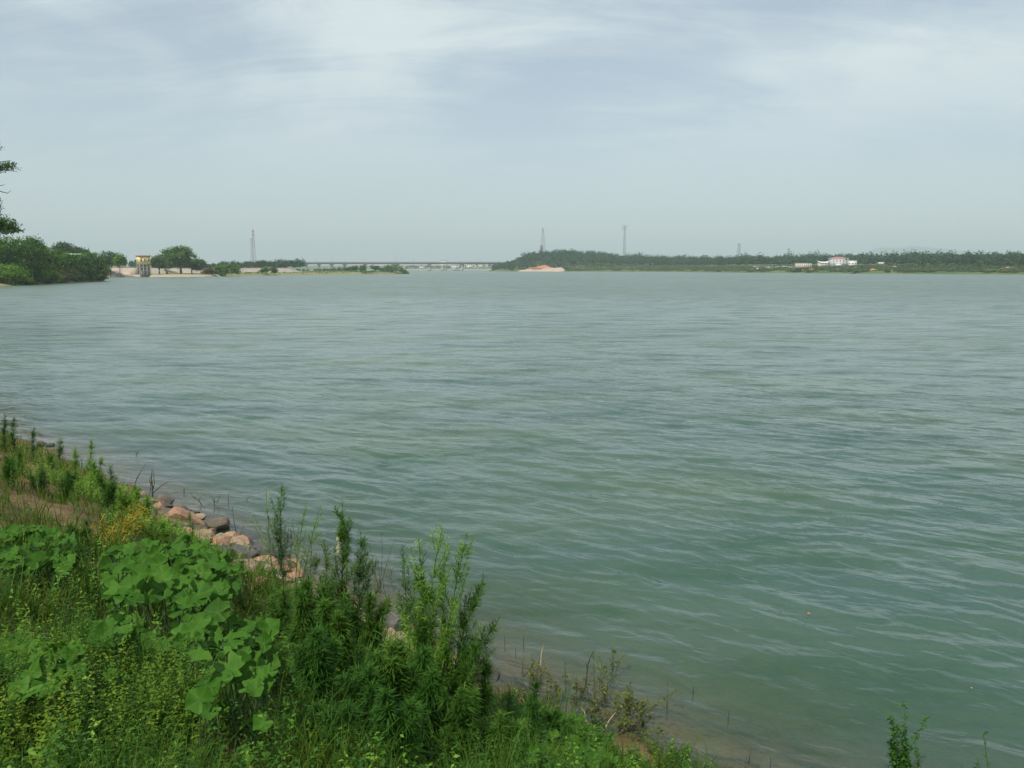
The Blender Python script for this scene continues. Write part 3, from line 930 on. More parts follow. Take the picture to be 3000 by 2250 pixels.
# concrete slope left of the pump house (water edge up to the crest), with stair line and slab joints
rv = thing('concrete_revetment', (xat(350, 446), 446, 0), 'pink concrete slope rising from the water left of the pump house', 'revetment')
foot = [(xat(270, 428), 428), (xat(312, 439), 439), (xat(350, 444), 444), (xat(386, 448), 448), (xat(412, 450), 450)]
m_ = MB()
F_ = np.array(foot); C_ = F_ + np.array([-4.5, 12.0])
F_[:, 1] -= .8
for i in range(len(F_) - 1):
    m_.add([(*F_[i], -.8), (*F_[i + 1], -.8), (*C_[i + 1], 5.05), (*C_[i], 5.05)], [(0, 1, 2, 3)])
m_.build('slab', M['concrete_pink'], rv)
m_ = MB()
for i in range(len(F_)):
    p = np.array([*F_[i], -.72]); q = np.array([*C_[i], 5.13]); m_.bar(p, q, .09)
for t in (.35, .68):
    for i in range(len(F_) - 1):
        p = np.array([*F_[i], -.74]) * (1 - t) + np.array([*C_[i], 5.11]) * t
        q = np.array([*F_[i + 1], -.74]) * (1 - t) + np.array([*C_[i + 1], 5.11]) * t
        m_.bar(p, q, .07)
m_.build('joint_rib', M['concrete'], rv)
m_ = MB()
a0 = np.array([*(C_[0] * .55 + C_[1] * .45), 5.25]); a1 = np.array([*(F_[2] * .4 + F_[3] * .6), -.5])
for t in np.linspace(0, 1, 24):
    m_.box(a0 * (1 - t) + a1 * t + np.array([0, 0, .02]), (1.0, .8, .35))
m_.build('stair', M['concrete'], rv)
m_ = MB()
for i in range(1, len(C_) - 1):
    for t in np.linspace(0, 1, 6):
        p = np.array([*(C_[i] * (1 - t) + C_[i + 1] * t), 5.05]); m_.bar(p, p + np.array([0, 0, .9]), .05)
    for hh in (.5, .9):
        m_.bar(np.array([*C_[i], 5.05 + hh]), np.array([*C_[i + 1], 5.05 + hh]), .04)
m_.build('railing', M['steel'], rv)

PD = 452
ph = at(409, HORIZON, PD); ph[2] = 0
pr = thing('pump_house', ph, 'yellow pump house on tall concrete columns at the water edge', 'pump house')
RZ = math.radians(40)
wx, wy = 6.0, 5.6              # right face width, left face width


def ploc(x, y, z):             # house frame: corner nearest the camera is (0,0); +x along right face, +y along left face
    c, s = math.cos(RZ), math.sin(RZ)
    return np.array([ph[0] + x * c - y * s, ph[1] + x * s + y * c, z])


zb, zt = at(409, 773, PD)[2], at(409, 750.5, PD)[2]
zp = 5.0
m_ = MB(); m_.box(ploc(wx / 2, wy / 2, (zb + zt) / 2), (wx, wy, zt - zb), RZ); m_.build('upper_room', M['yellow'], pr)
m_ = MB(); m_.box(ploc(wx / 2, wy / 2, zt + .22), (wx + .8, wy + .8, .45), RZ); m_.build('roof', M['eave'], pr)
m_ = MB(); m_.box(ploc(wx / 2, wy / 2, zb - .18), (wx + .15, wy + .15, .36), RZ); m_.build('floor_beam', M['concrete'], pr)


def window(u, face, w=.55, h=1.5):
    zc_ = zb + (zt - zb) * .52
    if face == 'r': c, sz = ploc(u, -.03, zc_), (w, .12, h)
    else: c, sz = ploc(-.03, u, zc_), (.12, w, h)
    f = MB(); f.box(c, (sz[0] + (.2 if face == 'r' else -.04), sz[1] + (.2 if face == 'l' else -.04), h + .2), RZ)
    fo = f.build('window', M['cream'], pr)
    g_ = MB(); g_.box(c, sz, RZ); go = g_.build('pane', M['glass'], pr)
    go.parent = fo
    return fo


for u in (1.0, 3.0, 5.0): window(u, 'r')
window(2.8, 'l')
for k, (x, y) in enumerate([(.25, .25), (2.1, .25), (4.0, .25), (5.75, .25), (.25, 5.35), (5.75, 5.35)]):
    c_ = MB(); lo = -1.5
    c_.box(ploc(x, y, (lo + zb - .36) / 2), (.5, .5, zb - .36 - lo), RZ); c_.build('column', M['concrete'], pr)
m_ = MB(); m_.box(ploc(wx / 2 + .2, wy / 2 + .5, (zp - 1.5) / 2), (wx - .3, wy - 1.1, zp + 1.5), RZ); m_.build('intake_wall', M['concrete'], pr)
m_ = MB(); m_.box(ploc(wx / 2, wy / 2 + .1, zp + .12), (wx + .2, wy + .1, .24), RZ); m_.build('platform', M['concrete'], pr)
m_ = MB(); m_.box(ploc(wx / 2, .25, 3.6), (wx, .3, .4), RZ); m_.build('cross_beam', M['concrete'], pr)
m_ = MB(); m_.box(ploc(-2.2, wy / 2 + 1.4, (zp - 1.5) / 2 + .05), (4.2, wy - 1.2, zp + 1.4), RZ); m_.build('wing_wall', M['concrete_pink'], pr)
m_ = MB(); m_.box(ploc(wx + 2.0, 1.2, .35), (4.4, 3.0, 1.1), RZ); m_.build('landing', M['concrete_dark'], pr)
m_ = MB()
for t in np.linspace(0, wx, 7): m_.bar(ploc(t, -.02, zp + .24), ploc(t, -.02, zp + 1.2), .035)
for t in np.linspace(0, wy, 7): m_.bar(ploc(-.02, t, zp + .24), ploc(-.02, t, zp + 1.2), .035)
for hh in (.75, 1.2):
    m_.bar(ploc(0, -.02, zp + hh), ploc(wx, -.02, zp + hh), .035); m_.bar(ploc(-.02, 0, zp + hh), ploc(-.02, wy, zp + hh), .035)
m_.build('railing', M['steel'], pr)

# ---- trees, shrubs and beach right of the pump house
b_ = MB()
bp_ = [(xat(440, 449), 449), (xat(480, 446.5), 446.5), (xat(530, 445.5), 445.5), (xat(590, 449), 449), (xat(640, 470), 470)]
ribbon(b_, bp_, [(2.0, -.35), (0.5, .6), (-.6, 1.15), (-4, 1.4), (-12, .8)])
tag(b_.build('beach', M['beach'], smooth=True), kind='structure')
CG = 'shore trees right of the pump house'
tree_px('shore_tree', 466, 466, [(462, 762, 18, 13), (478, 757, 18, 12), (455, 772, 14, 10), (485, 770, 12, 11), (470, 778, 18, 9)], 'round shore tree nearest the pump house', 'leaf_camphor', clumps=150, per=18, rc=.8, leaf=.42, trunk=.35, group=CG, seed=60, fork=.3, low=-.7)
tree_px('shore_tree', 529, 462, [(505, 736, 25, 12), (530, 732, 24, 12), (490, 744, 18, 10), (549, 734, 13, 10), (556, 748, 18, 11), (520, 751, 34, 11), (508, 767, 22, 12), (545, 766, 22, 13), (572, 768, 16, 10), (526, 778, 24, 10)],
        'largest spreading tree on the beach with a thick trunk', 'leaf_camphor', clumps=330, per=18, rc=.85, leaf=.45, trunk=.65, group=CG, seed=61, fork=.33, low=-.55)
tree_px('shore_tree', 561, 474, [(572, 770, 18, 10), (590, 774, 14, 9), (560, 778, 16, 8), (582, 785, 18, 7)], 'low dark tree right of the largest beach tree', 'leaf_dark', clumps=130, per=18, rc=.8, leaf=.42, trunk=.35, group=CG, seed=62, fork=.35, low=-.7)
tree_px('shore_tree', 488, 492, [(492, 782, 11, 7), (500, 775, 12, 7)], 'small tree half hidden behind the tree nearest the pump house', 'leaf_camphor', clumps=50, per=16, rc=.7, leaf=.42, trunk=.2, group=CG, seed=63, fork=.35)
# leaning broken stump
st0 = np.array([xat(487, 458), 458, 0]); st0[2] = bank_z(st0[0], 458)
sr = thing('broken_stump', st0, 'leaning broken trunk on the beach between two shore trees', 'stump')
m_ = MB(); m_.tube([st0 + np.array([.5, 0, 0]), st0 + np.array([-.1, 0, 1.6]), st0 + np.array([-.6, 0, 3.2]), st0 + np.array([-.7, 0, 3.5])], [.75, .5, .36, .1], 8)
m_.build('trunk', M['bark'], sr, smooth=True)
BG = 'shrubs on the spit'
for i, (bx, D, sp, lab, mt, cl) in enumerate([
    (612, 462, [(608, 790, 12, 8), (620, 795, 12, 7), (600, 798, 9, 5)], 'thin pale shrub left of the big domed shrub', 'leaf_olive', 50),
    (660, 478, [(630, 790, 18, 12), (655, 786, 22, 14), (682, 785, 20, 13), (640, 800, 26, 7), (690, 795, 14, 8), (615, 802, 14, 5)], 'big domed dark green shrub on the spit', 'leaf_left', 240),
    (782, 545, [(775, 790, 9, 7), (785, 791, 9, 6), (768, 793, 7, 4)], 'small round dark shrub in front of the embankment', 'leaf_left', 60),
    (802, 552, [(802, 788, 6, 6), (804, 794, 7, 4)], 'small pointed dark shrub in front of the embankment', 'leaf_dark', 40),
    (1043, 672, [(1042, 783, 9, 4), (1040, 788, 10, 4)], 'low dark tree at the middle of the spit', 'leaf_dark', 50),
    (1065, 668, [(1064, 783, 9, 6), (1062, 790, 9, 4)], 'round green shrub at the middle of the spit', 'leaf_left', 60),
    (1098, 676, [(1096, 782, 12, 5), (1104, 787, 12, 5)], 'flat topped dark shrub near the tip of the spit', 'leaf_dark', 60),
    (1145, 676, [(1135, 782, 14, 6), (1152, 781, 14, 7), (1145, 790, 26, 6), (1168, 787, 12, 6), (1120, 790, 14, 5)], 'widest green thicket near the tip of the spit', 'leaf_left', 150),
    (1183, 682, [(1180, 793, 10, 6), (1188, 798, 9, 4), (1193, 800, 7, 2.5)], 'green shrub at the very tip of the spit', 'leaf_left', 60),
    (1070, 655, [(1068, 796, 14, 3), (1090, 795, 12, 3)], 'low grassy scrub on the spit bank', 'leaf_bright', 30),
    (1030, 690, [(1026, 786, 5, 4), (1018, 789, 6, 3)], 'tiny shrub left of the low dark tree on the spit', 'leaf_dark', 24),
]):
    tree_px('shrub', bx, D, sp, lab, mt, clumps=cl, per=16, rc=.6, leaf=.42, trunk=.12, cat='shrub', group=BG, seed=70 + i, low=-.9)


def mass(name, pts, hts, label, mat, per_tree=70, leaf=.9, wid=.36, seed=0, low=.25):
    """many small crowns joined: a wood that reads as one mass"""
    rng = np.random.default_rng(seed)
    mb = MB()
    n = len(pts)
    k = per_tree
    tone = rng.uniform(.25, .75, n)
    d = unit(rng.normal(size=(n, k, 3)))
    d[:, :, 2] = np.abs(d[:, :, 2]) * 1.0 - low * rng.uniform(0, 1, (n, k))
    r = np.stack([hts * wid * rng.uniform(.65, 1.35, n), hts * wid * rng.uniform(.65, 1.35, n), hts * .48], 1)
    c = pts + np.stack([np.zeros(n), np.zeros(n), hts * .52], 1)
    pos = c[:, None] + d * r[:, None] * rng.uniform(.6, 1.05, (n, k, 1))
    nn = unit(d + rng.normal(size=(n, k, 3)) * .45 + np.array([0, 0, .3]))
    t = np.clip(tone[:, None] + rng.normal(0, .1, (n, k)), 0, 1)
    mb.leaves(pos.reshape(-1, 3), nn.reshape(-1, 3), leaf * rng.uniform(.6, 1.3, n * k), .7, t.ravel())
    return tag(mb.build(name, M[mat]), label, 'wood', kind='stuff')


def strip_pts(px0, px1, d0, d1, n, seed, zf=None):
    rng = np.random.default_rng(seed)
    px = rng.uniform(px0, px1, n); D = rng.uniform(d0, d1, n)
    x = (px - CX) / FPX * D / 1.0106
    P = np.stack([x, D], 1)
    z = zf(P) if zf else np.zeros(n)
    return np.column_stack([P, z])


# wood behind the embankment, then paler wood up the river
p_ = strip_pts(560, 888, 690, 790, 230, 1, land_h); h_ = np.random.default_rng(1).uniform(5, 10.5, len(p_)) * np.clip(1 + .35 * bumpy(p_[:, 0], p_[:, 1], 45), .6, 1.4)
mass('poplar_wood', p_, h_, 'dense dark wood behind the embankment left of the bridge', 'leaf_forest', 110, .55, .30, 2)
p_ = strip_pts(385, 600, 560, 640, 90, 3, land_h); h_ = np.random.default_rng(4).uniform(6, 10, len(p_))
mass('back_wood', p_, h_, 'dark tree line behind the pump house', 'leaf_forest', 80, .7, .34, 5)
p_ = strip_pts(870, 1030, 1010, 1180, 34, 6, land_h); h_ = np.random.default_rng(6).uniform(3, 13, len(p_))
mass('river_wood', p_, h_, 'pale blue green trees below the left end of the bridge', 'leaf_forest', 60, 1.0, .34, 7)
p_ = strip_pts(1020, 1060, 1200, 1300, 14, 8); h_ = np.random.default_rng(8).uniform(5, 8, len(p_))

# grass tussocks and scrub on the spit
rng = np.random.default_rng(9)
px = rng.uniform(590, 1196, 5200); D = rng.uniform(440, 760, 5200)
P = np.stack([(px - CX) / FPX * D / 1.0106, D], 1)
s = sdist(P, SHORE); P = P[(s > 1.5) & (s < 55)]
z = land_h(P); n = len(P)
mb = MB()
mb.leaves(np.column_stack([P, z + .2]), unit(rng.normal(size=(n, 3)) * np.array([1, 1, .4])), rng.uniform(.25, .6, n), .8, rng.uniform(0, 1, n))
tag(mb.build('spit_grass', M['leaf_scrub']), 'yellow green grass growing along the spit', 'grass', kind='stuff')
rng = np.random.default_rng(10)
P = np.stack([rng.uniform(-200, -120, 6000), rng.uniform(190, 335, 6000)], 1)
s = sdist(P, SHORE); P = P[(s > .8) & (s < 14)]; n = len(P)
mb = MB()
mb.leaves(np.column_stack([P, land_h(P) + .15]), unit(rng.normal(size=(n, 3)) * np.array([1, 1, .4])), rng.uniform(.15, .45, n), .8, rng.uniform(0, 1, n))
tag(mb.build('left_bank_grass', M['leaf_bright']), 'short green grass at the foot of the left bank trees', 'grass', kind='stuff')

# ---- bridge
BD = 1370.0
bz1 = at(1200, 770.0, BD)[2]; bz0 = at(1200, 774.2, BD)[2]
xl, xr = xat(850, BD), xat(1500, BD)
br = thing('road_bridge', ((xl + xr) / 2, BD, 0), 'long low river bridge on pale piers between spit and wooded hill', 'bridge')
m_ = MB(); m_.box(((xl + xr) / 2, BD, (bz0 + bz1) / 2), (xr - xl, 9, bz1 - bz0 - .2)); m_.build('girder', M['deck'], br)
m_ = MB(); m_.box(((xl + xr) / 2, BD, bz1 + .1), (xr - xl, 12, .55)); m_.build('deck', M['rail'], br)
m_ = MB()
for y in (BD - 5.8, BD + 5.8):
    for hh in (.7, 1.15): m_.box(((xl + xr) / 2, y, bz1 + .35 + hh), (xr - xl, .22, .2))
    for x in np.arange(xl, xr, 3.0): m_.box((x, y, bz1 + .95), (.22, .2, 1.2))
m_.build('railing', M['rail'], br)
for px in (898, 935, 972, 1010, 1070, 1165, 1258, 1353, 1448):
    x = xat(px, BD)
    q = MB()
    w = 3.0 if px > 960 else 2.2
    q.box((x, BD, bz0 - .75), (w * 2.0, 8, 1.5))
    if px == 1353:
        q.tube([(x - 3.6, BD, bz0 - .6), (x - 1.2, BD, bz0 - 6)], [1.1, 1.1], 6); q.tube([(x + 3.6, BD, bz0 - .6), (x + 1.2, BD, bz0 - 6)], [1.1, 1.1], 6)
        q.box((x, BD, (bz0 - 5.5 - 3) / 2), (4.4, 5, bz0 - 5.5 + 3))
    else:
        q.tube([(x, BD, -3), (x, BD, bz0 * .45), (x, BD, bz0 - 1.4)], [w * .75, w * .62, w * .62], 8)
        if px > 1200: q.box((x, BD, 1.7), (w * 1.9, 6, 4.2))
    q.build('pier', M['concrete'], br)
for px in (925, 970, 1012, 1158, 1212, 1406):
    x = xat(px, BD); q = MB()
    q.tube([(x, BD + 5.4, bz1), (x, BD + 5.4, bz1 + 8), (x + .6, BD + 4.4, bz1 + 8.6)], [.16, .1, .08], 5); q.build('lamp_post', M['steel'], br)

# ---- far shore beyond the bridge: strip of land, sand bar, buildings
fs = np.array([(-6000, 2650.), (-600, 2350), (-330, 2300), (-120, 2250), (60, 2260), (400, 2300), (3000, 2900)])
fs = fs[::-1]


def far_h(P):
    s = sdist(P, fs[::-1])
    return np.interp(s, [-80, 0, 10, 200, 900, 3000], [-5, 0, 1.2, 3, 8, 25]) + bumpy(P[:, 0], P[:, 1], 260) * np.clip(s / 150, 0, 1) * 4


grid('far_shore', np.arange(-2600, 1600, 40.0), np.arange(2150, 4300, 30.0), far_h, M['far_grass'], lambda P, Z: Z > -2)
b_ = MB(); ribbon(b_, [(xat(1150, 2200), 2245), (xat(1230, 2200), 2228), (xat(1320, 2200), 2232), (xat(1440, 2200), 2238)], [(12, -1), (4, 1.0), (-8, 1.8), (-40, .3)])
tag(b_.build('sand_bar', M['beach']), kind='structure')
p_ = strip_pts(1150, 1500, 2420, 2600, 150, 20, far_h); h_ = np.random.default_rng(20).uniform(6, 13, len(p_))
mass('town_trees', p_, h_, 'hazy line of trees in front of the town beyond the bridge', 'leaf_forest', 40, 1.8, .45, 21)


def block(px0, px1, ytop, D, label, wall='town', roof='roof_grey', rows=2, name='town_building'):
    x0, x1 = xat(px0, D), xat(px1, D)
    z1 = at(px0, ytop, D)[2]; z0 = float(far_h(np.array([[(x0 + x1) / 2, D]]))[0]) - .5
    r_ = thing(name, ((x0 + x1) / 2, D, z0), label, 'building', 'town buildings beyond the bridge')
    w = x1 - x0
    m1 = MB(); m1.box(((x0 + x1) / 2, D + 6, (z0 + z1) / 2), (w, 12, z1 - z0)); m1.build('wall', M[wall], r_)
    m1 = MB(); m1.box(((x0 + x1) / 2, D + 6, z1 + .4), (w + .8, 12.8, .8)); m1.build('roof', M[roof], r_)
    H = z1 - z0; nr = max(1, int(H / 4)); nc = max(2, int(w / 5))
    m1 = None
    for r in range(nr):
        q = MB()
        for c in range(nc):
            q.box((x0 + (c + .5) * w / nc, D - .04, z0 + (r + .6) * H / nr), (w / nc * .5, .12, H / nr * .42))
        q.build('window_row', M['glass'], r_)
    return r_


block(1291, 1310, 763.5, 2520, 'tall white block standing above the bridge deck', 'white_paint')
block(1322, 1345, 776.5, 2380, 'wide pale building below the bridge right of the tall white block')
block(1352, 1362, 778, 2400, 'small cream building beside the forked bridge pier', 'cream')
block(1366, 1384, 775.5, 2430, 'pale block right of the forked bridge pier', 'white_paint')
block(1388, 1398, 777.5, 2400, 'narrow pale block third from the wooded hill')
block(1402, 1416, 774.5, 2460, 'pale block second from the wooded hill', 'cream')
block(1421, 1440, 777, 2420, 'pale block nearest the wooded hill')
block(1228, 1243, 779.5, 2400, 'small pale building left of the tall white block', 'cream')
block(1180, 1196, 780, 2440, 'small pale building above the tip of the spit', 'cream')


def dredger(px, D, scale, label, mast):
    x = xat(px, D)
    r_ = thing('dredger', (x, D, 0), label, 'boat')
    S = scale
    h = MB()
    V = [(-6, -2, 1.2), (6, -2, 1.2), (7.5, 0, 1.4), (6, 2, 1.2), (-6, 2, 1.2), (-5.5, -1.7, -.6), (5.5, -1.7, -.6), (6.5, 0, -.6), (5.5, 1.7, -.6), (-5.5, 1.7, -.6)]
    V = np.array(V) * S + np.array([x, D, 0])
    h.add(V, [(0, 5, 6, 1), (1, 6, 7, 2), (2, 7, 8, 3), (3, 8, 9, 4), (4, 9, 5, 0)], [(0, 1, 2), (0, 2, 3), (0, 3, 4)]); h.build('hull', M['boat_hull'], r_)
    c = MB(); c.box((x - 2.5 * S, D, 3.0 * S), (4.5 * S, 3 * S, 3.6 * S)); c.box((x - 2.5 * S, D, 5.0 * S), (5.2 * S, 3.6 * S, .4 * S)); c.build('cabin', M['white_paint'], r_)
    g_ = MB()
    for k in (-1, 0, 1): g_.box((x + (-2.5 + k * 1.3) * S, D - 1.52 * S, 3.4 * S), (.8 * S, .06, 1.2 * S))
    g_.build('window', M['glass'], r_)
    if mast:
        q = MB(); q.tube([(x + 2 * S, D, 1.2 * S), (x + 1.6 * S, D, 10 * S)], [.35 * S, .25 * S], 5); q.tube([(x + 1.6 * S, D, 8 * S), (x + 5.5 * S, D, 3 * S)], [.22 * S, .22 * S], 5)
        q.tube([(x + 1.6 * S, D, 10 * S), (x - 6 * S, D, 5.2 * S)], [.12 * S, .12 * S], 4); q.build('crane', M['steel_dark'], r_)
    else:
        q = MB(); q.tube([(x + 1 * S, D, 2 * S), (x + 9 * S, D, 5 * S)], [.5 * S, .4 * S], 5); q.build('conveyor', M['steel_dark'], r_)


dredger(1336, 1480, 1.0, 'dark dredger with a crane mast moored below the bridge', True)
dredger(1300, 1720, 1.15, 'white cabined barge left of the crane dredger', False)

# ---- right bank: low shore, wooded hill and forest
RS = np.array([(xat(1640, 1800), 1800.), (xat(1490, 1480), 1480.), (xat(1436, 1262), 1262), (xat(1452, 1190), 1190), (xat(1505, 1162), 1162), (xat(1650, 1128), 1128), (xat(1900, 1050), 1050), (xat(2100, 905), 905),
               (xat(2200, 842), 842), (xat(2360, 772), 772), (xat(2500, 726), 726), (xat(2640, 690), 690), (xat(3000, 612), 612), (xat(3400, 540), 540), (900, 380), (2600, -400)])[::-1]
RS_HILL = (xat(1600, 1275), 1275)


def right_h(P):
    P = np.asarray(P, float)
    s = -sdist(P, RS[::-1])
    s = -s
    z = np.interp(s, [-80, 0, 1.2, 12, 60, 110, 300, 1200], [-5, 0, 1.8, 3.2, 6.2, 7.2, 10, 24])
    hx, hy = RS_HILL
    dx, dy = P[:, 0] - hx, P[:, 1] - hy
    sig = np.where(dx < 0, 56, 120)
    hill = 14.5 * np.exp(-(dx / sig) ** 2 - (dy / 85) ** 2)
    sx_ = xat(1580, 1150)
    dug = np.clip(1.25 - np.hypot((P[:, 0] - sx_) / 44, (P[:, 1] - 1150) / 40), 0, 1)
    z = z - np.clip(z - .3, 0, None) * np.clip(dug * 2.2, 0, 1)
    return z + hill * np.clip(s / 50, 0, 1) * (1 - np.clip(dug * 1.6, 0, 1)) + bumpy(P[:, 0], P[:, 1], 60) * .7 * np.clip(s / 20, 0, 1)


if right_h(np.array([[xat(2500, 900), 900.]]))[0] < 0:
    RS = RS[::-1]
assert right_h(np.array([[xat(2500, 900), 900.]]))[0] > 0
grid('right_shore', np.arange(-140, 1500, 9.0), np.arange(300, 2300, 9.0), right_h, M['far_grass'], lambda P, Z: Z > -1.5)

rng = np.random.default_rng(30)
N_ = 9000
px = rng.uniform(1436, 3120, N_); extra = rng.uniform(0, 1, N_) ** 1.3
D0 = np.interp(px, [1436, 1505, 1650, 1900, 2100, 2200, 2360, 2500, 2640, 3000, 3400], [1230, 1162, 1128, 1050, 905, 842, 772, 726, 690, 612, 540])
back = np.interp(px, [1436, 1500, 1520, 1640, 1700, 1900, 2200, 2520, 2620, 2700, 3000], [3, 5, 22, 30, 60, 90, 100, 112, 92, 60, 40])
D = D0 + back + extra * np.interp(px, [1436, 1600, 1800, 3100], [150, 190, 190, 170])
P = np.stack([(px - CX) / FPX * D / 1.0106, D], 1)
s = sdist(P, RS if right_h(P[:1])[0] == right_h(P[:1])[0] else RS)
z = right_h(P)
# thin out to an even spacing
keep = []
cells = set()
for i in range(N_):
    c = (int(P[i, 0] // 5.5), int(P[i, 1] // 7.5))
    if z[i] > 1.5 and c not in cells:
        cells.add(c); keep.append(i)
P, z, px = P[keep], z[keep], px[keep]
h_ = rng.uniform(9, 15, len(P)) * np.interp(px, [1436, 1480, 1560, 1800, 2300, 2600, 3000], [.45, .8, .95, 1.15, 1.0, .92, .85]) * np.interp(rng.uniform(0, 1, len(P)), [0, .6, .92, 1], [.7, .95, 1.08, 1.22]) * np.clip(1 + .22 * bumpy(P[:, 0], P[:, 1], 70), .7, 1.35)
mass('right_forest', np.column_stack([P, z]), h_, 'dense dark green forest covering the hill and the far right shore', 'leaf_forest', 74, .95, .36, 31, low=.6)
# scrub and tall grass on the slope between forest and water
px = rng.uniform(1436, 3080, 9000); D0 = np.interp(px, [1436, 1505, 1650, 1900, 2100, 2200, 2360, 2500, 2640, 3000, 3400], [1230, 1162, 1128, 1050, 905, 842, 772, 726, 690, 612, 540])
D = D0 + .8 + rng.uniform(0, 1, 9000) ** 1.7 * 85
ok = ~((px > 1500) & (px < 1660) & (D < D0 + 60))
P = np.stack([(px - CX) / FPX * D / 1.0106, D], 1)[ok]
cl = bumpy(P[:, 0], P[:, 1], 40)
P = P[(cl > -.35)]
z = right_h(P); n = len(P)
h_ = rng.uniform(.6, 2.2, n) * np.interp(rng.uniform(0, 1, n), [0, .9, 1], [.8, 1.1, 2.0])
mass('shore_scrub', np.column_stack([P, z - .3])[z > .5], h_[z > .5], 'low green scrub on the slope below the right forest', 'leaf_scrub', 12, .68, .9, 33)

for i, (px, D, hpx, lab) in enumerate([(2600, 702, 7, 'dark bush at the water edge below the pavilion'), (1470, 1205, 12, 'tall bush at the left foot of the wooded hill'), (1660, 1150, 9, 'bush at the right end of the sand slope')]):
    x = xat(px, D); b = np.array([x, D, float(right_h(np.array([[x, D]]))[0]) - .2]); k = D / FPX
    make_tree('shore_bush', b, [(0, 0, hpx * k * .45, hpx * k * .8, hpx * k * .7, hpx * k * .5), (hpx * k * .7, 1, hpx * k * .35, hpx * k * .5, hpx * k * .5, hpx * k * .35)], lab, 'leaf_dark', clumps=60, per=14, rc=.7, leaf=.6, trunk=.12, cat='bush', seed=90 + i, low=-.9)

# sand slope with red soil behind it
x0, x1 = xat(1503, 1160), xat(1655, 1130)
sh = thing('sand_heap', ((x0 + x1) / 2, 1150, 0), 'bare pink sand slope at the foot of the wooded hill', 'sand slope')
nx, ny = 26, 10
rr = np.random.default_rng(40)
V = []; 
for j in range(ny):
    for i in range(nx):
        u, v = i / (nx - 1), j / (ny - 1)
        x = x0 + (x1 - x0) * u; y = 1157 - 34 * u * 0.85 - 6 + v * 46
        h = np.interp(u, [0, .12, .3, .45, .62, .8, .97, 1], [.1, 1.8, 4.6, 4.9, 6.4, 6.0, 7.0, 5.2]) * min(1, v * (1.5 + .5 * math.sin(u * 9))) + bumpy(np.array([x]), np.array([y]), 14)[0] * .9 * v
        V.append((x, y, -.5 + h * .86))
Q = [(j * nx + i, j * nx + i + 1, (j + 1) * nx + i + 1, (j + 1) * nx + i) for j in range(ny - 1) for i in range(nx - 1)]
m_ = MB(); m_.add(V, Q); m_.build('slope', M['sand_heap'], sh, smooth=True)
V = []
for j in range(6):
    for i in range(16):
        u, v = i / 15, j / 5
        x = xat(1540 + 85 * u, 1185); y = 1176 - 16 * u + v * 24
        h = 4.2 + (2.2 + 3.2 * math.exp(-((u - .66) / .16) ** 2) + rr.uniform(-.5, .5)) * math.sin(math.pi * min(max(v, .0), 1)) ** .6 * math.sin(math.pi * u) ** .5
        V.append((x, y, h))
Q = [(j * 16 + i, j * 16 + i + 1, (j + 1) * 16 + i + 1, (j + 1) * 16 + i) for j in range(5) for i in range(15)]
m_ = MB(); m_.add(V, Q); m_.build('red_soil_bank', M['red_soil'], sh, smooth=True)

# bare earth scars on the right shore
for px, D, w, hh, lab in [(2382, 771, 24, 9, 'largest orange earth scar below the cream shed'), (2355, 778, 12, 4, 'small orange scar left of the largest earth scar'), (2206, 846, 10, 5, 'pale earth scar at the water edge left of the buildings'), (2222, 846, 8, 6, 'narrow slanting earth scar beside the pale one'),
                          (2455, 744, 12, 5, 'orange earth scar below the red roofed house'), (2560, 716, 20, 5, 'reddish earth scar below the pavilion'), (2625, 735, 20, 5, 'pale straw coloured slope right of the pavilion'), (2960, 640, 50, 7, 'faint orange bank at the right edge of the shore'), (2258, 838, 14, 3, 'thin orange scar under the white fence')]:
    k = D / FPX
    x = xat(px, D)
    b = MB(); n1 = 9
    V = []
    for j in range(5):
        for i in range(n1):
            u, v = i / (n1 - 1) - .5, j / 4
            xx = x + u * w * k * (1 - .35 * v) + rr.uniform(-.4, .4); yy = D + v * hh * k * 3.2
            V.append((xx, yy, float(right_h(np.array([[xx, yy]]))[0]) + .75 + 1.2 * math.cos(u * 3.1) * math.sin(v * 3.1)))
    Q = [(j * n1 + i, j * n1 + i + 1, (j + 1) * n1 + i + 1, (j + 1) * n1 + i) for j in range(4) for i in range(n1 - 1)]
    b.add(V, Q)
    tag(b.build('earth_scar', M['red_soil'] if 'pale' not in lab else M['sand_heap'], origin=(x, D, 0), smooth=True), lab, 'bare earth', 'bare earth on the right shore')

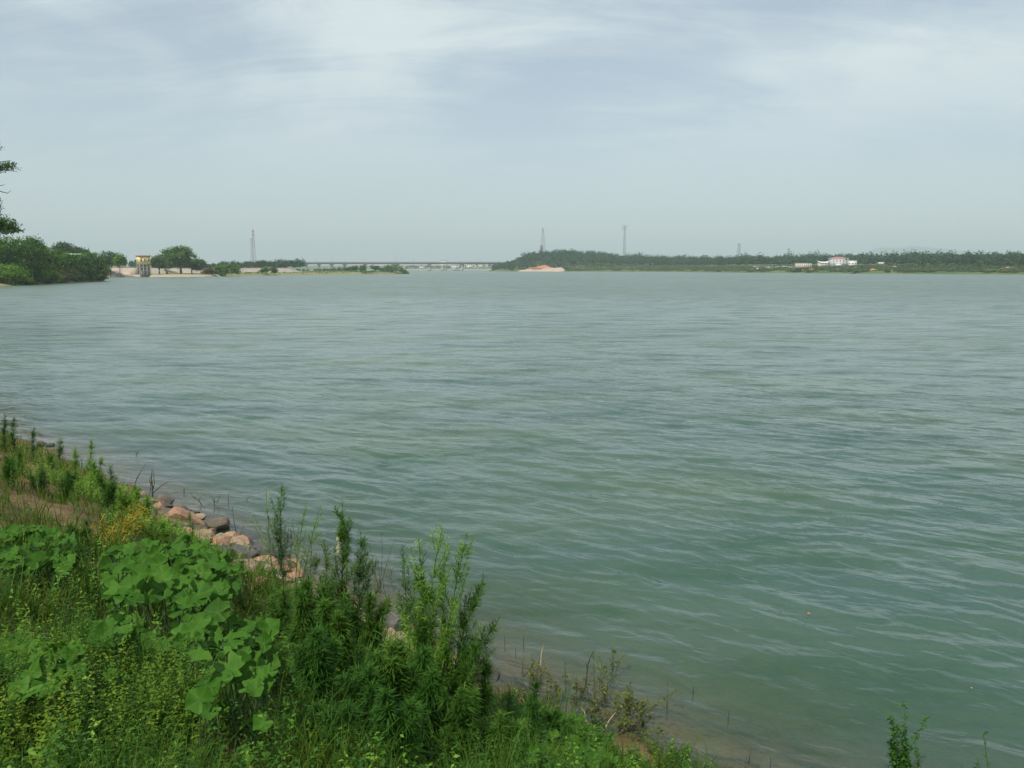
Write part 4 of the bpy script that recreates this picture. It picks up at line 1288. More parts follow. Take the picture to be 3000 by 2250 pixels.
# ---- masts and pylons
def lattice(name, px, D, ytop, ybase, label, w0, w1, kind='mast', col='steel', bands=None, thick=.16):
    x = xat(px, D); zt_ = at(px, ytop, D)[2]; zb_ = at(px, ybase, D)[2]
    r_ = thing(name, (x, D, zb_), label, 'tower')
    H = zt_ - zb_
    nseg = 12

    def ring(t):
        w = (w0 + (w1 - w0) * t ** .8) / 2
        return [np.array([x + sx * w, D + sy * w, zb_ + H * t]) for sx, sy in ((-1, -1), (1, -1), (1, 1), (-1, 1))]
    for c in range(4):
        q = MB(); q.tube([ring(t)[c] for t in np.linspace(0, 1, 5)], thick, 4); q.build('leg', M[col], r_)
    q = MB(); q2 = MB()
    for i in range(nseg):
        a, b = ring(i / nseg), ring((i + 1) / nseg)
        tgt = q2 if (bands and i >= nseg - bands and i % 2 == 0) else q
        for c in range(4):
            d = (c + 1) % 4
            tgt.bar(a[c], b[d], thick * .6); tgt.bar(a[d], b[c], thick * .6); tgt.bar(b[c], b[d], thick * .6)
    q.build('bracing', M[col], r_)
    if bands: q2.build('red_band', M['red_paint'], r_)
    if kind == 'pylon':
        for t, L in ((.97, 3.6), (.90, 4.6), (.82, 4.0)):
            q = MB(); z_ = zb_ + H * t
            q.bar((x - L, D, z_), (x + L, D, z_), thick); q.bar((x - L, D, z_), (x, D, z_ + 1.6), thick * .6); q.bar((x + L, D, z_), (x, D, z_ + 1.6), thick * .6)
            q.build('cross_arm', M[col], r_)
    if kind == 'cat':
        q = MB()
        for sg in (-1, 1):
            q.tube([(x, D, zb_ + H * .90), (x + sg * 4.5, D, zb_ + H * .965), (x + sg * 5.5, D, zt_ + 3)], thick * 1.4, 4); q.bar((x + sg * 1.0, D, zb_ + H * .86), (x + sg * 4.5, D, zb_ + H * .965), thick)
        q.bar((x - 7.5, D, zb_ + H * .86), (x + 7.5, D, zb_ + H * .86), thick * 1.3); q.bar((x - 5, D, zb_ + H * .965), (x + 5, D, zb_ + H * .965), thick)
        q.build('forked_head', M[col], r_)
    if kind == 'mast':
        q = MB(); q.tube([(x, D, zt_ - 1), (x, D, zt_ + 4)], [thick, thick * .5], 4); q.build('antenna', M['steel_dark'], r_)
    if kind == 'mast' and bands:
        q = MB()
        for t in (.86, .95): q.box((x, D, zb_ + H * t), (w1 * 1.5, w1 * 1.5, .5))
        q.build('ring_platform', M['red_paint'], r_)
    return r_


lattice('telecom_mast', 746, 930, 672, 788, 'slender steel mast with red top rising behind the embankment', 4.2, 1.5, 'mast', 'steel', 4, .075)
lattice('power_pylon', 740, 1180, 697, 786, 'fainter pylon standing just left of the red topped mast', 4.5, 1.3, 'pylon', 'steel', None, .07)
lattice('telecom_mast', 1590, 1330, 668, 742, 'red and white lattice mast behind the pagoda on the hill', 9.0, 2.2, 'mast', 'steel', 6, .12)
lattice('power_pylon', 1828, 1560, 660, 745, 'tall pylon with forked head above the right forest', 4.0, 2.2, 'cat', 'steel', None, .16)
lattice('power_pylon', 2163, 1800, 714, 748, 'short dark pylon above the forest left of the buildings', 8.0, 3.0, 'pylon', 'steel', None, .14)
lattice('power_pylon', 2308, 2050, 728, 748, 'smallest farthest pylon above the forest near the red roofed house', 7.0, 2.4, 'pylon', 'steel', None, .14)

M['roof_dark'] = plain('dark_eave', (.05, .055, .06), (.035, .04, .04), scale=.6)
# ---- pagoda
pg_d = 1285; pg = at(1586.5, 742, pg_d); zt_ = at(1586, 718, pg_d)[2]
pz0 = float(right_h(pg[None, :2])[0]) - .5
pgo = thing('pagoda', (pg[0], pg_d, pz0), 'small white pagoda tower with dark eaves on top of the wooded hill', 'pagoda')
tiers = 7; hh = (zt_ - pz0) * .93 / tiers
for t in range(tiers):
    w = 6.0 - .36 * t
    q = MB(); q.tube([(pg[0], pg_d, pz0 + t * hh), (pg[0], pg_d, pz0 + (t + .72) * hh)], w * .5, 8); q.build('storey', M['white_paint'], pgo)
    q = MB(); q.tube([(pg[0], pg_d, pz0 + (t + .7) * hh), (pg[0], pg_d, pz0 + (t + .82) * hh), (pg[0], pg_d, pz0 + (t + 1.0) * hh)], [w * .72, w * .68, w * .42], 8); q.build('eave', M['roof_dark'], pgo)
q = MB(); q.tube([(pg[0], pg_d, zt_ - 1.2), (pg[0], pg_d, zt_ + .2), (pg[0], pg_d, zt_ + 1.5)], [.9, .4, .08], 6); q.build('spire', M['roof_grey'], pgo)

# ---- buildings on the right shore
def rz(x, y): return float(right_h(np.array([[x, y]]))[0])


def wins(parent, xs, y, z, w, h, mat='glass'):
    for x in xs:
        f = MB(); f.box((x, y - .03, z), (w + .24, .1, h + .24)); fo = f.build('window', M['white_paint'], parent)
        g_ = MB(); g_.box((x, y - .07, z), (w, .1, h)); go = g_.build('pane', M['glass'], parent); go.parent = fo


D = 800
xa, xb, xc = xat(2437, D), xat(2485, D), xat(2510, D)
z0, z1, z2 = at(2437, 778.5, D)[2], at(2437, 757.5, D)[2], at(2437, 764, D)[2]
vh = thing('villa', ((xa + xc) / 2, D, z0), 'white house with a red hipped roof on the right shore', 'house')
q = MB(); q.box(((xa + xb) / 2, D + 5, (z0 + z1) / 2 - 1), (xb - xa, 10, z1 - z0 + 2)); q.build('wall', M['grey_wall'], vh)
q = MB(); q.box(((xb + xc) / 2 + .01, D + 4.4, (z0 + z2) / 2 - 1), (xc - xb, 8, z2 - z0 + 2)); q.build('side_wing', M['white_paint'], vh)
q = MB(); q.box(((xb + xc) / 2 + .2, D + 4.4, z2 + .2), (xc - xb + .4, 8.5, .4)); q.build('wing_parapet', M['cream'], vh)
q = MB(); q.box(((xa + xb) / 2, D + 5, z1 + .25), (xb - xa + .9, 11, .5)); q.build('cornice', M['white_paint'], vh)
q = MB(); zr = at(2460, 751.8, D)[2]
xm0, xm1 = xa + 1.0, xat(2479, D)
q.add([(xm0, D + .3, z1 + .5), (xm1, D + .3, z1 + .5), (xm1, D + 9.7, z1 + .5), (xm0, D + 9.7, z1 + .5), (xm0 + 4, D + 5, zr), (xm1 - 4, D + 5, zr)], [(0, 1, 5, 4), (2, 3, 4, 5)], [(1, 2, 5), (3, 0, 4)])
q.build('roof', M['roof_red'], vh)
q = MB(); q.tube([((xm0 + xm1) / 2, D + 5, zr - .2), ((xm0 + xm1) / 2, D + 5, zr + 1.4)], [.25, .06], 5); q.build('finial', M['roof_red'], vh)
wins(vh, np.linspace(xa + 1.4, xb - 2.0, 5), D, z0 + (z1 - z0) * .70, .9, 1.3)
wins(vh, np.linspace(xa + 1.4, xb - 2.0, 5), D, z0 + (z1 - z0) * .27, .9, 1.3)
wins(vh, np.linspace(xb + 1.4, xc - 1.2, 3), D + .4, z0 + (z2 - z0) * .5, 1.0, 1.2)
q = MB(); q.box((xat(2477, D), D - .1, z1 - .75), (2.0, .14, .8)); q.build('dark_vent', M['glass'], vh)
q = MB(); q.box((xat(2455, D), D - 1.2, z0 + .8), (5.0, 2.4, 2.2)); q.build('porch', M['white_paint'], vh)

D = 778
xa, xb = xat(2334, D), xat(2378, D); z0, z1 = at(2334, 779.8, D)[2], at(2334, 772, D)[2]
cs_ = thing('cream_shed', ((xa + xb) / 2, D, z0), 'long low cream building with a row of windows', 'building')
q = MB(); q.box(((xa + xb) / 2, D + 3, (z0 + z1) / 2 - .7), (xb - xa, 6, z1 - z0 + 1.4)); q.build('wall', M['cream'], cs_)
q = MB(); q.box(((xa + xb) / 2, D + 3, z1 + .15), (xb - xa + .6, 6.6, .3)); q.build('roof', M['white_paint'], cs_)
wins(cs_, np.linspace(xa + 1.2, xb - 1.2, 7), D, (z0 + z1) / 2 - .05, .7, 1.1)

D = 830
xa, xb = xat(2397, D), xat(2432, D); z0, z1 = rz(xat(2415, D), D), at(2415, 770, D)[2]
tp = thing('temple_hall', ((xa + xb) / 2, D, z0), 'small hall with a white upturned roof left of the red roofed house', 'building')
q = MB(); q.box(((xa + xb) / 2, D + 3, (z0 + z1) / 2), (xb - xa - 1.6, 5, z1 - z0)); q.build('wall', M['cream'], tp)
q = MB(); zr = at(2415, 766.5, D)[2]
n1 = 9; V = []
for i in range(n1):
    u = i / (n1 - 1); lift = 1.1 * (abs(u - .5) * 2) ** 3
    x = xa + (xb - xa) * u
    V += [(x, D - .6, z1 + lift * .6), (x, D + 3, zr + lift), (x, D + 6.6, z1 + lift * .6)]
Q = [(i * 3 + j, (i + 1) * 3 + j, (i + 1) * 3 + j + 1, i * 3 + j + 1) for i in range(n1 - 1) for j in range(2)]
q.add(V, Q); q.build('roof', M['white_paint'], tp)
q = MB(); q.tube([(xa + .3, D + 3, zr + 1.0), (xa - .2, D + 3, zr + 1.9)], [.3, .1], 5); q.tube([(xb - .3, D + 3, zr + 1.0), (xb + .2, D + 3, zr + 1.9)], [.3, .1], 5); q.build('ridge_horn', M['white_paint'], tp)
for x in np.linspace(xa + 1.2, xb - 1.2, 5):
    q = MB(); q.tube([(x, D - .2, z0), (x, D - .2, z1)], .22, 6); q.build('column', M['white_paint'], tp)

D = 806
xa, xb = xat(2574, D), xat(2615, D); z0, z1 = rz(xat(2595, D), D), at(2595, 772, D)[2]; z0 = min(z0, z1 - 1.6)
pv = thing('pavilion', ((xa + xb) / 2, D, z0), 'low pavilion with a white hipped roof right of the red roofed house', 'pavilion')
q = MB(); q.box(((xa + xb) / 2, D + 4, (z0 + z1) / 2), (xb - xa - 3.2, 5, z1 - z0)); q.build('wall', M['grey_wall'], pv)
q = MB(); zr = at(2595, 767.3, D)[2]
q.add([(xa, D, z1), (xb, D, z1), (xb, D + 8, z1), (xa, D + 8, z1), (xa + 2.2, D + 4, zr), (xb - 2.2, D + 4, zr)], [(0, 1, 5, 4), (2, 3, 4, 5), (3, 2, 1, 0)], [(1, 2, 5), (3, 0, 4)]); q.build('roof', M['white_paint'], pv)
for x in np.linspace(xa + .8, xb - .8, 6):
    q = MB(); q.tube([(x, D + .5, z0 - .5), (x, D + .5, z1)], .2, 6); q.build('column', M['grey_wall'], pv)

for px, D, wpx, hpx, lab in [(2690, 770, 9, 6, 'small white hut nearest the pavilion under the forest edge'), (2705, 775, 5, 5, 'narrow white hut in the middle of the three under the forest'), (2718, 778, 5, 4, 'small white hut third from the pavilion'), (2753, 745, 8, 4, 'low cream hut farthest right under the forest edge'), (1681, 1215, 7, 5, 'tiny white shed among the trees right of the sand slope')]:
    k = D / FPX; x = xat(px, D); z0 = rz(x, D) - .3
    r_ = thing('hut', (x, D, z0), lab, 'hut', 'small huts on the right shore')
    w, h = wpx * k, hpx * k
    q = MB(); q.box((x, D, z0 + h / 2 + .3), (w, w * .8, h)); q.build('wall', M['white_paint'], r_)
    q = MB(); q.box((x, D, z0 + h + .45), (w * 1.2, w, .35), taper=.7); q.build('roof', M['roof_grey'], r_)
    q = MB(); q.box((x - w * .15, D - w * .4 - .02, z0 + h * .45), (w * .22, .08, h * .6)); q.build('door', M['glass'], r_)


def fence(px0, px1, D0, D1, label, step=2.2):
    r_ = thing('white_fence', (xat((px0 + px1) / 2, (D0 + D1) / 2), (D0 + D1) / 2, 0), label, 'fence', 'white fences on the right shore')
    A, B = np.array([xat(px0, D0), D0]), np.array([xat(px1, D1), D1])
    n = int(np.linalg.norm(B - A) / step)
    prev = None
    for i in range(n + 1):
        p = A + (B - A) * i / n; z = rz(*p)
        q = MB(); q.box((p[0], p[1], z + .7), (.45, .45, 2.0)); q.build('post', M['white_paint'], r_)
        c = np.array([p[0], p[1], z])
        if prev is not None:
            for hh in (.6, 1.25):
                q = MB(); q.bar(prev + np.array([0, 0, hh]), c + np.array([0, 0, hh]), .12); q.build('rail', M['white_paint'], r_)
        prev = c


fence(2206, 2332, 915, 828, 'long white railing left of the cream building', 3.0)
fence(2512, 2572, 796, 780, 'white railing between the red roofed house and the pavilion', 2.6)

x = xat(2500, 708)
bo = thing('rowing_boat', (x, 708, 0), 'small dark boat lying at the right shore below the house', 'boat')
q = MB()
pr_ = [(-2.6, .1, .75), (-1.5, .62, .55), (0, .75, .5), (1.5, .62, .55), (2.8, .08, .85)]
V = []
for a_, b2, c2 in pr_: V += [(x + a_, 708 - b2, c2), (x + a_ * .9, 708, -.25), (x + a_, 708 + b2, c2)]
Q = [(i * 3 + j, (i + 1) * 3 + j, (i + 1) * 3 + j + 1, i * 3 + j + 1) for i in range(4) for j in range(2)]
q.add(V, Q); q.build('hull', M['boat_hull'], bo)
q = MB(); q.box((x - .8, 708, .42), (.25, 1.2, .06)); q.box((x + .8, 708, .42), (.25, 1.2, .06)); q.build('thwart', M['bark'], bo)

# ---- far mountain ridge
def ridge(P):
    x, y = P[:, 0], P[:, 1]
    sx = lambda px: (px - CX) / FPX * 9500 / 1.0106
    h = 0
    for c, w, a in ((2690, 105, 165), (2560, 85, 125), (2850, 110, 120), (3150, 200, 60), (2300, 200, 40), (1500, 500, 20), (700, 500, 20), (-300, 500, 40)):
        h = h + a * np.exp(-((x - sx(c)) / (w * 4.1)) ** 2)
    h = 1.35 * h * np.exp(-((y - 9500) / 420) ** 2) * (1 + .05 * bumpy(x, y, 500))
    return h - 8


grid('hills', np.arange(-6500, 8000, 90.0), np.arange(8500, 10600, 90.0), ridge, M['mountain'])

# ---- air: pale even haze round everything
hz_m, hn, hl, hout = new_mat('haze_air')
pv_ = hn.new('ShaderNodeVolumePrincipled')
pv_.inputs['Color'].default_value = (.79, .94, .95, 1)
pv_.inputs['Density'].default_value = .0002
pv_.inputs['Anisotropy'].default_value = 0.0
hl.new(pv_.outputs[0], hout.inputs['Volume'])
q = MB(); q.box((0, 4700, 163), (22500, 13000, 342))
tag(q.build('haze', hz_m), kind='stuff')

# ================================================================== near bank
def rock_mesh(rng, w, d, h, facets=9, sub=3):
    import bmesh
    bm = bmesh.new()
    bmesh.ops.create_icosphere(bm, subdivisions=sub, radius=1.0)
    V = np.array([v.co[:] for v in bm.verts]); F = np.array([[v.index for v in f.verts] for f in bm.faces])
    bm.free()
    for _ in range(facets + 6):
        n = unit(rng.normal(size=3)); c = rng.uniform(.40, .78)
        o = V @ n - c
        V = V - np.clip(o, 0, None)[:, None] * n
    k = rng.uniform(0, 6.28, 6)
    V = V / np.abs(V).max(0)
    V = V * (1 + .03 * np.sin(V[:, :1] * 7 + k[0]) * np.sin(V[:, 1:2] * 8 + k[1]) + rng.normal(0, .012, (len(V), 1)))
    return V * np.array([w, d, h]) / 2, F


def rock(px0, px1, py0, py1, mat, label, group=None, seed=0, lift=None):
    """boulder filling a picture box, standing where the sight line under it meets the bank"""
    cx = (px0 + px1) / 2
    p = ground_px(cx, py0 + (py1 - py0) * .78)
    k = math.sqrt(p[0] ** 2 + p[1] ** 2) / FPX * 1.02
    w, h = (px1 - px0) * k, (py1 - py0) * k
    rng = np.random.default_rng(seed + 500)
    V, F = rock_mesh(rng, w * 1.12, w * rng.uniform(.75, 1.0), max(h * 1.15, w * .45))
    a = rng.uniform(-.5, .5); c, s = math.cos(a), math.sin(a)
    V = np.column_stack([V[:, 0] * c - V[:, 1] * s, V[:, 0] * s + V[:, 1] * c, V[:, 2]])
    z = max(p[2], -.12) + h * .22
    org = np.array([p[0], p[1], z])
    m = MB(); m.add(V + org, T=F)
    return tag(m.build('rock', M[mat], origin=org, smooth=True, sharp=math.radians(14)), label, 'rock', group)


RK = [
    (473, 592, 1482, 1548, 'rock_pink', 'largest pink boulder at the top of the rock line'),
    (585, 668, 1512, 1562, 'rock_brown', 'dark weedy rock awash right of the largest pink boulder'),
    (505, 562, 1526, 1570, 'rock_grey', 'flat grey stone just below the largest pink boulder'),
    (558, 588, 1530, 1552, 'rock_tan', 'small rounded tan stone below the largest pink boulder'),
    (566, 632, 1548, 1584, 'rock_tan', 'pair topped pale tan stone in the middle of the upper rocks'),
    (598, 628, 1566, 1584, 'rock_pink', 'little red brown stone under the pale tan stone'),
    (622, 658, 1574, 1602, 'rock_pink', 'pink stone at the lower end of the upper rock group'),
    (648, 684, 1572, 1598, 'rock_dark', 'dark wet stone beside the pink stone at the water'),
    (686, 724, 1584, 1608, 'rock_dark', 'black wet stone under the forked dead twig'),
    (672, 760, 1598, 1646, 'rock_grey', 'olive grey boulder with rounded top beside the gourd leaves'),
    (752, 812, 1620, 1646, 'rock_dark', 'black flat rock behind the leftmost tall weed'),
    (686, 772, 1632, 1694, 'rock_tan', 'broad tan boulder beside the gourd leaves'),
    (748, 800, 1652, 1704, 'rock_tan', 'brownish stone with a dark hollow left of the tall weed'),
    (716, 796, 1692, 1740, 'rock_pink', 'pinkish tan boulder at the foot of the leftmost tall weed'),
    (388, 416, 1434, 1452, 'rock_brown', 'small red brown stone at the water beside the grass'),
    (424, 494, 1470, 1500, 'rock_dark', 'dark stone left of the largest pink boulder'),
    (446, 506, 1452, 1480, 'rock_brown', 'wet brown rock behind the dead twig'),
    (106, 138, 1292, 1310, 'rock_pink', 'far pink stone at the left water edge'),
    (138, 162, 1300, 1314, 'rock_brown', 'far brown stone beside the far pink stone'),
    (850, 935, 1738, 1790, 'rock_tan', 'tan boulder between the two left tall weeds'),
    (872, 968, 1700, 1742, 'rock_brown', 'flat wet brown rock in the water behind the tall weeds'),
    (1098, 1195, 1786, 1872, 'rock_grey', 'big grey block of stone between the two tall weed clumps'),
    (1070, 1118, 1830, 1880, 'rock_tan', 'rounded tan stone left of the big grey block'),
    (1312, 1392, 1922, 1990, 'rock_tan', 'pale tan boulder behind the right tall weed clump'),
    (1310, 1376, 1992, 2050, 'rock_pink', 'pink stone behind the right tall weed clump'),
    (1380, 1432, 2000, 2046, 'rock_tan', 'tan stone right of the pink stone behind the weeds'),
    (1462, 1548, 2028, 2100, 'rock_pink', 'pink boulder in the shallows near the bottom'),
    (1510, 1536, 2036, 2078, 'rock_dark', 'small dark stone on the shallow water pink boulder'),
    (1685, 1728, 2072, 2108, 'rock_dark', 'dark pointed stone standing in the shallow water'),
    (1402, 1446, 2176, 2232, 'rock_tan', 'brown stone among the leaves at the bottom'),
    (1420, 1462, 1962, 1992, 'rock_dark', 'dark wet stone at the water edge right of the weeds'),
]
ROCKPOS = []
SHORT = {0: 'largest pink boulder', 9: 'olive grey boulder', 11: 'broad tan boulder', 17: 'far pink stone', 19: 'tan boulder between the weeds', 21: 'big grey block', 23: 'pale tan boulder at right', 26: 'pink boulder in the shallows', 16: 'wet brown rock', 6: 'pink stone of the upper group', 14: 'small red brown stone'}
for i, (a, b, c, d, m_, lab) in enumerate(RK):
    ro = rock(a, b, c, d, m_, lab, 'boulders along the water edge', seed=i)
    if i in SHORT: ROCKPOS.append((ro.location.x, ro.location.y, SHORT[i]))
# smaller rubble between them
rng = np.random.default_rng(77)
tmpl = []
for i in range(10):
    V, F = rock_mesh(np.random.default_rng(900 + i), 1, .85, .6, 8, 2)
    m_ = MB(); m_.add(V, T=F)
    tmpl.append(m_)
shp = []
for i, t in enumerate(tmpl):
    o = t.build('rubble_stone', M[['rock_tan', 'rock_pink', 'rock_tan', 'rock_grey', 'rock_pink', 'rock_tan', 'rock_brown', 'rock_tan', 'rock_grey', 'rock_brown'][i]], smooth=True, sharp=math.radians(14))
    shp.append(o.data); bpy.data.objects.remove(o)
seg = np.array(SHORE[3:16]); cum = np.concatenate([[0], np.cumsum(np.linalg.norm(np.diff(seg, axis=0), axis=1))])
cnt = 0
for i in range(210):
    t = rng.uniform(cum[3], cum[-1] - 11)
    j = np.searchsorted(cum, t) - 1
    f = (t - cum[j]) / (cum[j + 1] - cum[j])
    p = seg[j] * (1 - f) + seg[j + 1] * f
    d = unit(seg[j + 1] - seg[j]); nl = np.array([-d[1], d[0]])
    off = rng.normal(.35, .35)
    q = p + nl * off
    z = bank_z(*q)
    if z < -.22 or z > .7: continue
    s = rng.uniform(.10, .46) * (1.25 if off > 0 else 1)
    mi = int(rng.integers(10)) if z > .03 else (6 if rng.uniform() < .6 else 9)
    o = bpy.data.objects.new('rubble_stone', shp[mi])
    o.location = (q[0], q[1], z + s * .05); o.rotation_euler = (rng.uniform(-.3, .3), rng.uniform(-.3, .3), rng.uniform(0, 6.28)); o.scale = (s, s, s * rng.uniform(.55, 1.0))
    COL.objects.link(o)
    tone = ['tan', 'pink', 'tan', 'grey', 'pink', 'tan', 'wet brown', 'tan', 'grey', 'wet brown'][mi]
    near_ = min(ROCKPOS, key=lambda r_: (r_[0] - q[0]) ** 2 + (r_[1] - q[1]) ** 2)
    tag(o, 'small %s loose stone %s the %s' % (tone, 'just above' if off > .35 else 'at the waterline by', near_[2]), 'stone', 'loose rubble stones at the water edge')
    cnt += 1


# ------------------------------------------------------------------ grass and low plants covering the bank
def scatter(n, smin, smax, seed, far=26, extra=None):
    rng = np.random.default_rng(seed)
    out = []
    tot = 0
    while tot < n:
        r = 2.2 * (far / 2.2) ** rng.uniform(0, 1, 40000)
        th = rng.uniform(-math.radians(44), math.radians(36), 40000)
        P = np.stack([r * np.sin(th), r * np.cos(th)], 1)
        s = sdist(P, SHORE)
        k = (s > smin) & (s < smax)
        if extra is not None: k &= extra(P, s, rng)
        P = P[k]; out.append(P); tot += len(P)
    P = np.concatenate(out)[:n]
    return np.column_stack([P, land_h(P)])


BARE = [(ground_px(60, 1480)[:2], 1.5), (ground_px(200, 1500)[:2], .6), (ground_px(480, 1870)[:2], .35), (ground_px(120, 1560)[:2], .9), (ground_px(30, 1900)[:2], .35)]


def not_bare(P, s, rng):
    k = np.ones(len(P), bool)
    for c, r in BARE:
        d = np.hypot(*(P - c).T)
        k &= (d > r * rng.uniform(.55, 1.15, len(P))) | (rng.uniform(size=len(P)) < .25)
    # rocky strip stays mostly open
    k &= (s > 1.05) | (rng.uniform(size=len(P)) < .09) | (np.hypot(P[:, 0], P[:, 1]) > 17)
    return k & ((bumpy(P[:, 0], P[:, 1], 2.4) > -.55) | (rng.uniform(size=len(P)) < .4))


def cover(name, n, mat, label, hmin, hmax, width, seed, smin=.35, smax=9.0, far=28, fun=not_bare):
    P = scatter(n, smin, smax, seed, far, fun)
    rng = np.random.default_rng(seed + 1)
    r = np.hypot(P[:, 0], P[:, 1])
    patch = np.clip(.75 + .5 * bumpy(P[:, 0] + 5, P[:, 1], 1.6), .35, 1.4)
    h = rng.uniform(hmin, hmax, n) * patch
    mb = MB()
    mb.blades(P - np.array([0, 0, .02]), rng.uniform(0, 6.28, n), h, rng.uniform(.15, 1.0, n), width * np.clip(r / 7, .7, 2.2) * rng.uniform(.7, 1.3, n), np.clip(rng.normal(.5, .2, n), 0, 1))
    return tag(mb.build(name, M[mat]), label, 'grass', kind='stuff')


cover('bank_grass', 60000, 'grass', 'mixed green grass covering the near bank', .12, .42, .0035, 200)
cover('lush_grass', 44000, 'grass_shade_tone', 'lush grass coloured dark for shade on the lower near bank', .18, .55, .0032, 210, .8, 9, 12)
cover('dry_grass', 9000, 'grass_dry', 'dry straw coloured grass between the weeds', .06, .24, .003, 220, .3, 9, 28, lambda P, s, r: (bumpy(P[:, 0], P[:, 1], 3.1) > -.1))


def herbs(name, n, mat, label, seed, smin, smax, far, h0, h1, leaf, per=16, fun=not_bare, stemmat='stem'):
    """low leafy ground plants: short stalks with paired oval leaves"""
    P = scatter(n, smin, smax, seed, far, fun)
    rng = np.random.default_rng(seed)
    H = rng.uniform(h0, h1, n)
    lean = rng.normal(0, .16, (n, 2)) * H[:, None]
    t = np.linspace(.25, 1, per)[None, :] + rng.normal(0, .03, (n, per))
    pos = P[:, None, :] + np.stack([lean[:, :1] * t, lean[:, 1:] * t, H[:, None] * t], 2)
    az = np.arange(per) * 2.4 + rng.uniform(0, 6.28, (n, 1))
    el = rng.uniform(-.1, .8, (n, per))
    d = np.stack([np.cos(az) * np.cos(el), np.sin(az) * np.cos(el), np.sin(el)], 2)
    L = leaf * (1.25 - .65 * t) * rng.uniform(.7, 1.3, (n, per))
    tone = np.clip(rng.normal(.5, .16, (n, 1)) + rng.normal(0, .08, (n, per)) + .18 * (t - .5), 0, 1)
    mb = MB()
    mb.strips(pos.reshape(-1, 3), d.reshape(-1, 3), L.ravel(), (L * .24).ravel(), rng.uniform(.2, .9, n * per), tone.ravel())
    # stalks as thin blades
    mb.blades(P - np.array([0, 0, .02]), rng.uniform(0, 6.28, n), H, np.full(n, .12), .003, .35)
    return tag(mb.build(name, M[mat]), label, 'ground plants', kind='stuff')


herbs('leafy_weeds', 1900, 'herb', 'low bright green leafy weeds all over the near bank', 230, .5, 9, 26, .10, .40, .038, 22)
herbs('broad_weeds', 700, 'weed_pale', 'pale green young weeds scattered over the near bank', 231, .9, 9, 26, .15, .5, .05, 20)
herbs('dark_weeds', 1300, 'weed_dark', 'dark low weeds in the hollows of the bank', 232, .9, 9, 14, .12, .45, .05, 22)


def in_px(spots):
    cs_ = [(ground_px(px, py)[:2], r) for px, py, r in spots]

    def f(P, s, rng):
        k = np.zeros(len(P), bool)
        for c, r in cs_:
            k |= np.hypot(*(P - c).T) < r * rng.uniform(.4, 1.0, len(P))
        return k
    return f


herbs('yellow_green_weeds', 640, 'herb', 'thick yellow green leafy weeds in the bottom left corner', 233, .5, 12, 8, .2, .55, .036, 34, in_px([(120, 2150, .7), (330, 2200, .6), (20, 2230, .6), (450, 2240, .4)]))
herbs('fresh_grass_weeds', 260, 'weed_pale', 'fresh light green weeds right of the yellow vine', 234, .3, 9, 26, .15, .4, .06, 16, in_px([(450, 1575, .8), (520, 1590, .5), (330, 1480, .9), (250, 1440, 1.2)]))
herbs('bottom_leaf_weeds', 200, 'weed', 'bright broad leaved weeds at the bottom below the shallows', 235, .1, 9, 12, .12, .36, .075, 16, in_px([(1600, 2170, .5), (1720, 2230, .5), (1500, 2170, .4), (1800, 2260, .35)]))

# yellow dodder vine sprawling over the grass
P = scatter(900, .3, 9, 240, 26, in_px([(400, 1550, .22), (385, 1580, .16), (300, 1615, .16), (350, 1622, .12), (408, 1525, .12)]))
rng = np.random.default_rng(241)
mb = MB()
for p in P[:300]:
    k = 5; q = p + np.array([0, 0, rng.uniform(.05, .30)])
    pts = [q]
    for _ in range(k - 1): pts.append(pts[-1] + rng.normal(0, 1, 3) * np.array([.05, .05, .045]))
    mb.tube(pts, .0042, 3, rng.uniform(.2, .9), cap=False)
dd = mb.build('yellow_dodder', M['dodder'])
tag(dd, 'tangled yellow dodder vine over the grass above the rocks', 'vine', kind='stuff')


# ------------------------------------------------------------------ gourd vines with large leaves
def gourd_leaf_mesh(seed):
    rng = np.random.default_rng(seed)
    n = 24
    th = np.linspace(-math.pi, math.pi, n, endpoint=False)
    r = .82 + .075 * np.cos(5 * th + rng.uniform(-.3, .3)) + .045 * np.cos(10 * th + rng.uniform(-.3, .3)) + rng.normal(0, .025, n)
    notch = np.exp(-((np.abs(th) - math.pi) / .42) ** 2)
    r = r * (1 - .72 * notch)
    V = [(0, 0, 0)]
    A = [1.0]
    for k, f in enumerate((.5, 1.0)):
        for i in range(n):
            rr_ = r[i] * f
            z = .10 * f * f * (1 if k == 0 else 1.0) - .20 * f * f * abs(math.sin(th[i] * .5 + .3)) * rng.uniform(.4, 1.2) + (.12 * math.sin(3 * th[i] + seed) + .06 * math.sin(5 * th[i] + 2 * seed) + rng.normal(0, .035)) * f * f
            z += .30 * abs(math.sin(th[i])) * rr_ * f
            V.append((rr_ * math.cos(th[i]), rr_ * math.sin(th[i]), z))
            A.append(.95 if math.cos(5 * th[i]) > .55 else .35)
    T = [(0, 1 + i, 1 + (i + 1) % n) for i in range(n)]
    Q = [(1 + i, 1 + n + i, 1 + n + (i + 1) % n, 1 + (i + 1) % n) for i in range(n)]
    m = MB(); m.add(np.array(V) * .5, Q, T, a=A)
    o = m.build('leaf', M['gourd'], smooth=True); me = o.data; bpy.data.objects.remove(o)
    return me


GL = [gourd_leaf_mesh(i) for i in range(8)]


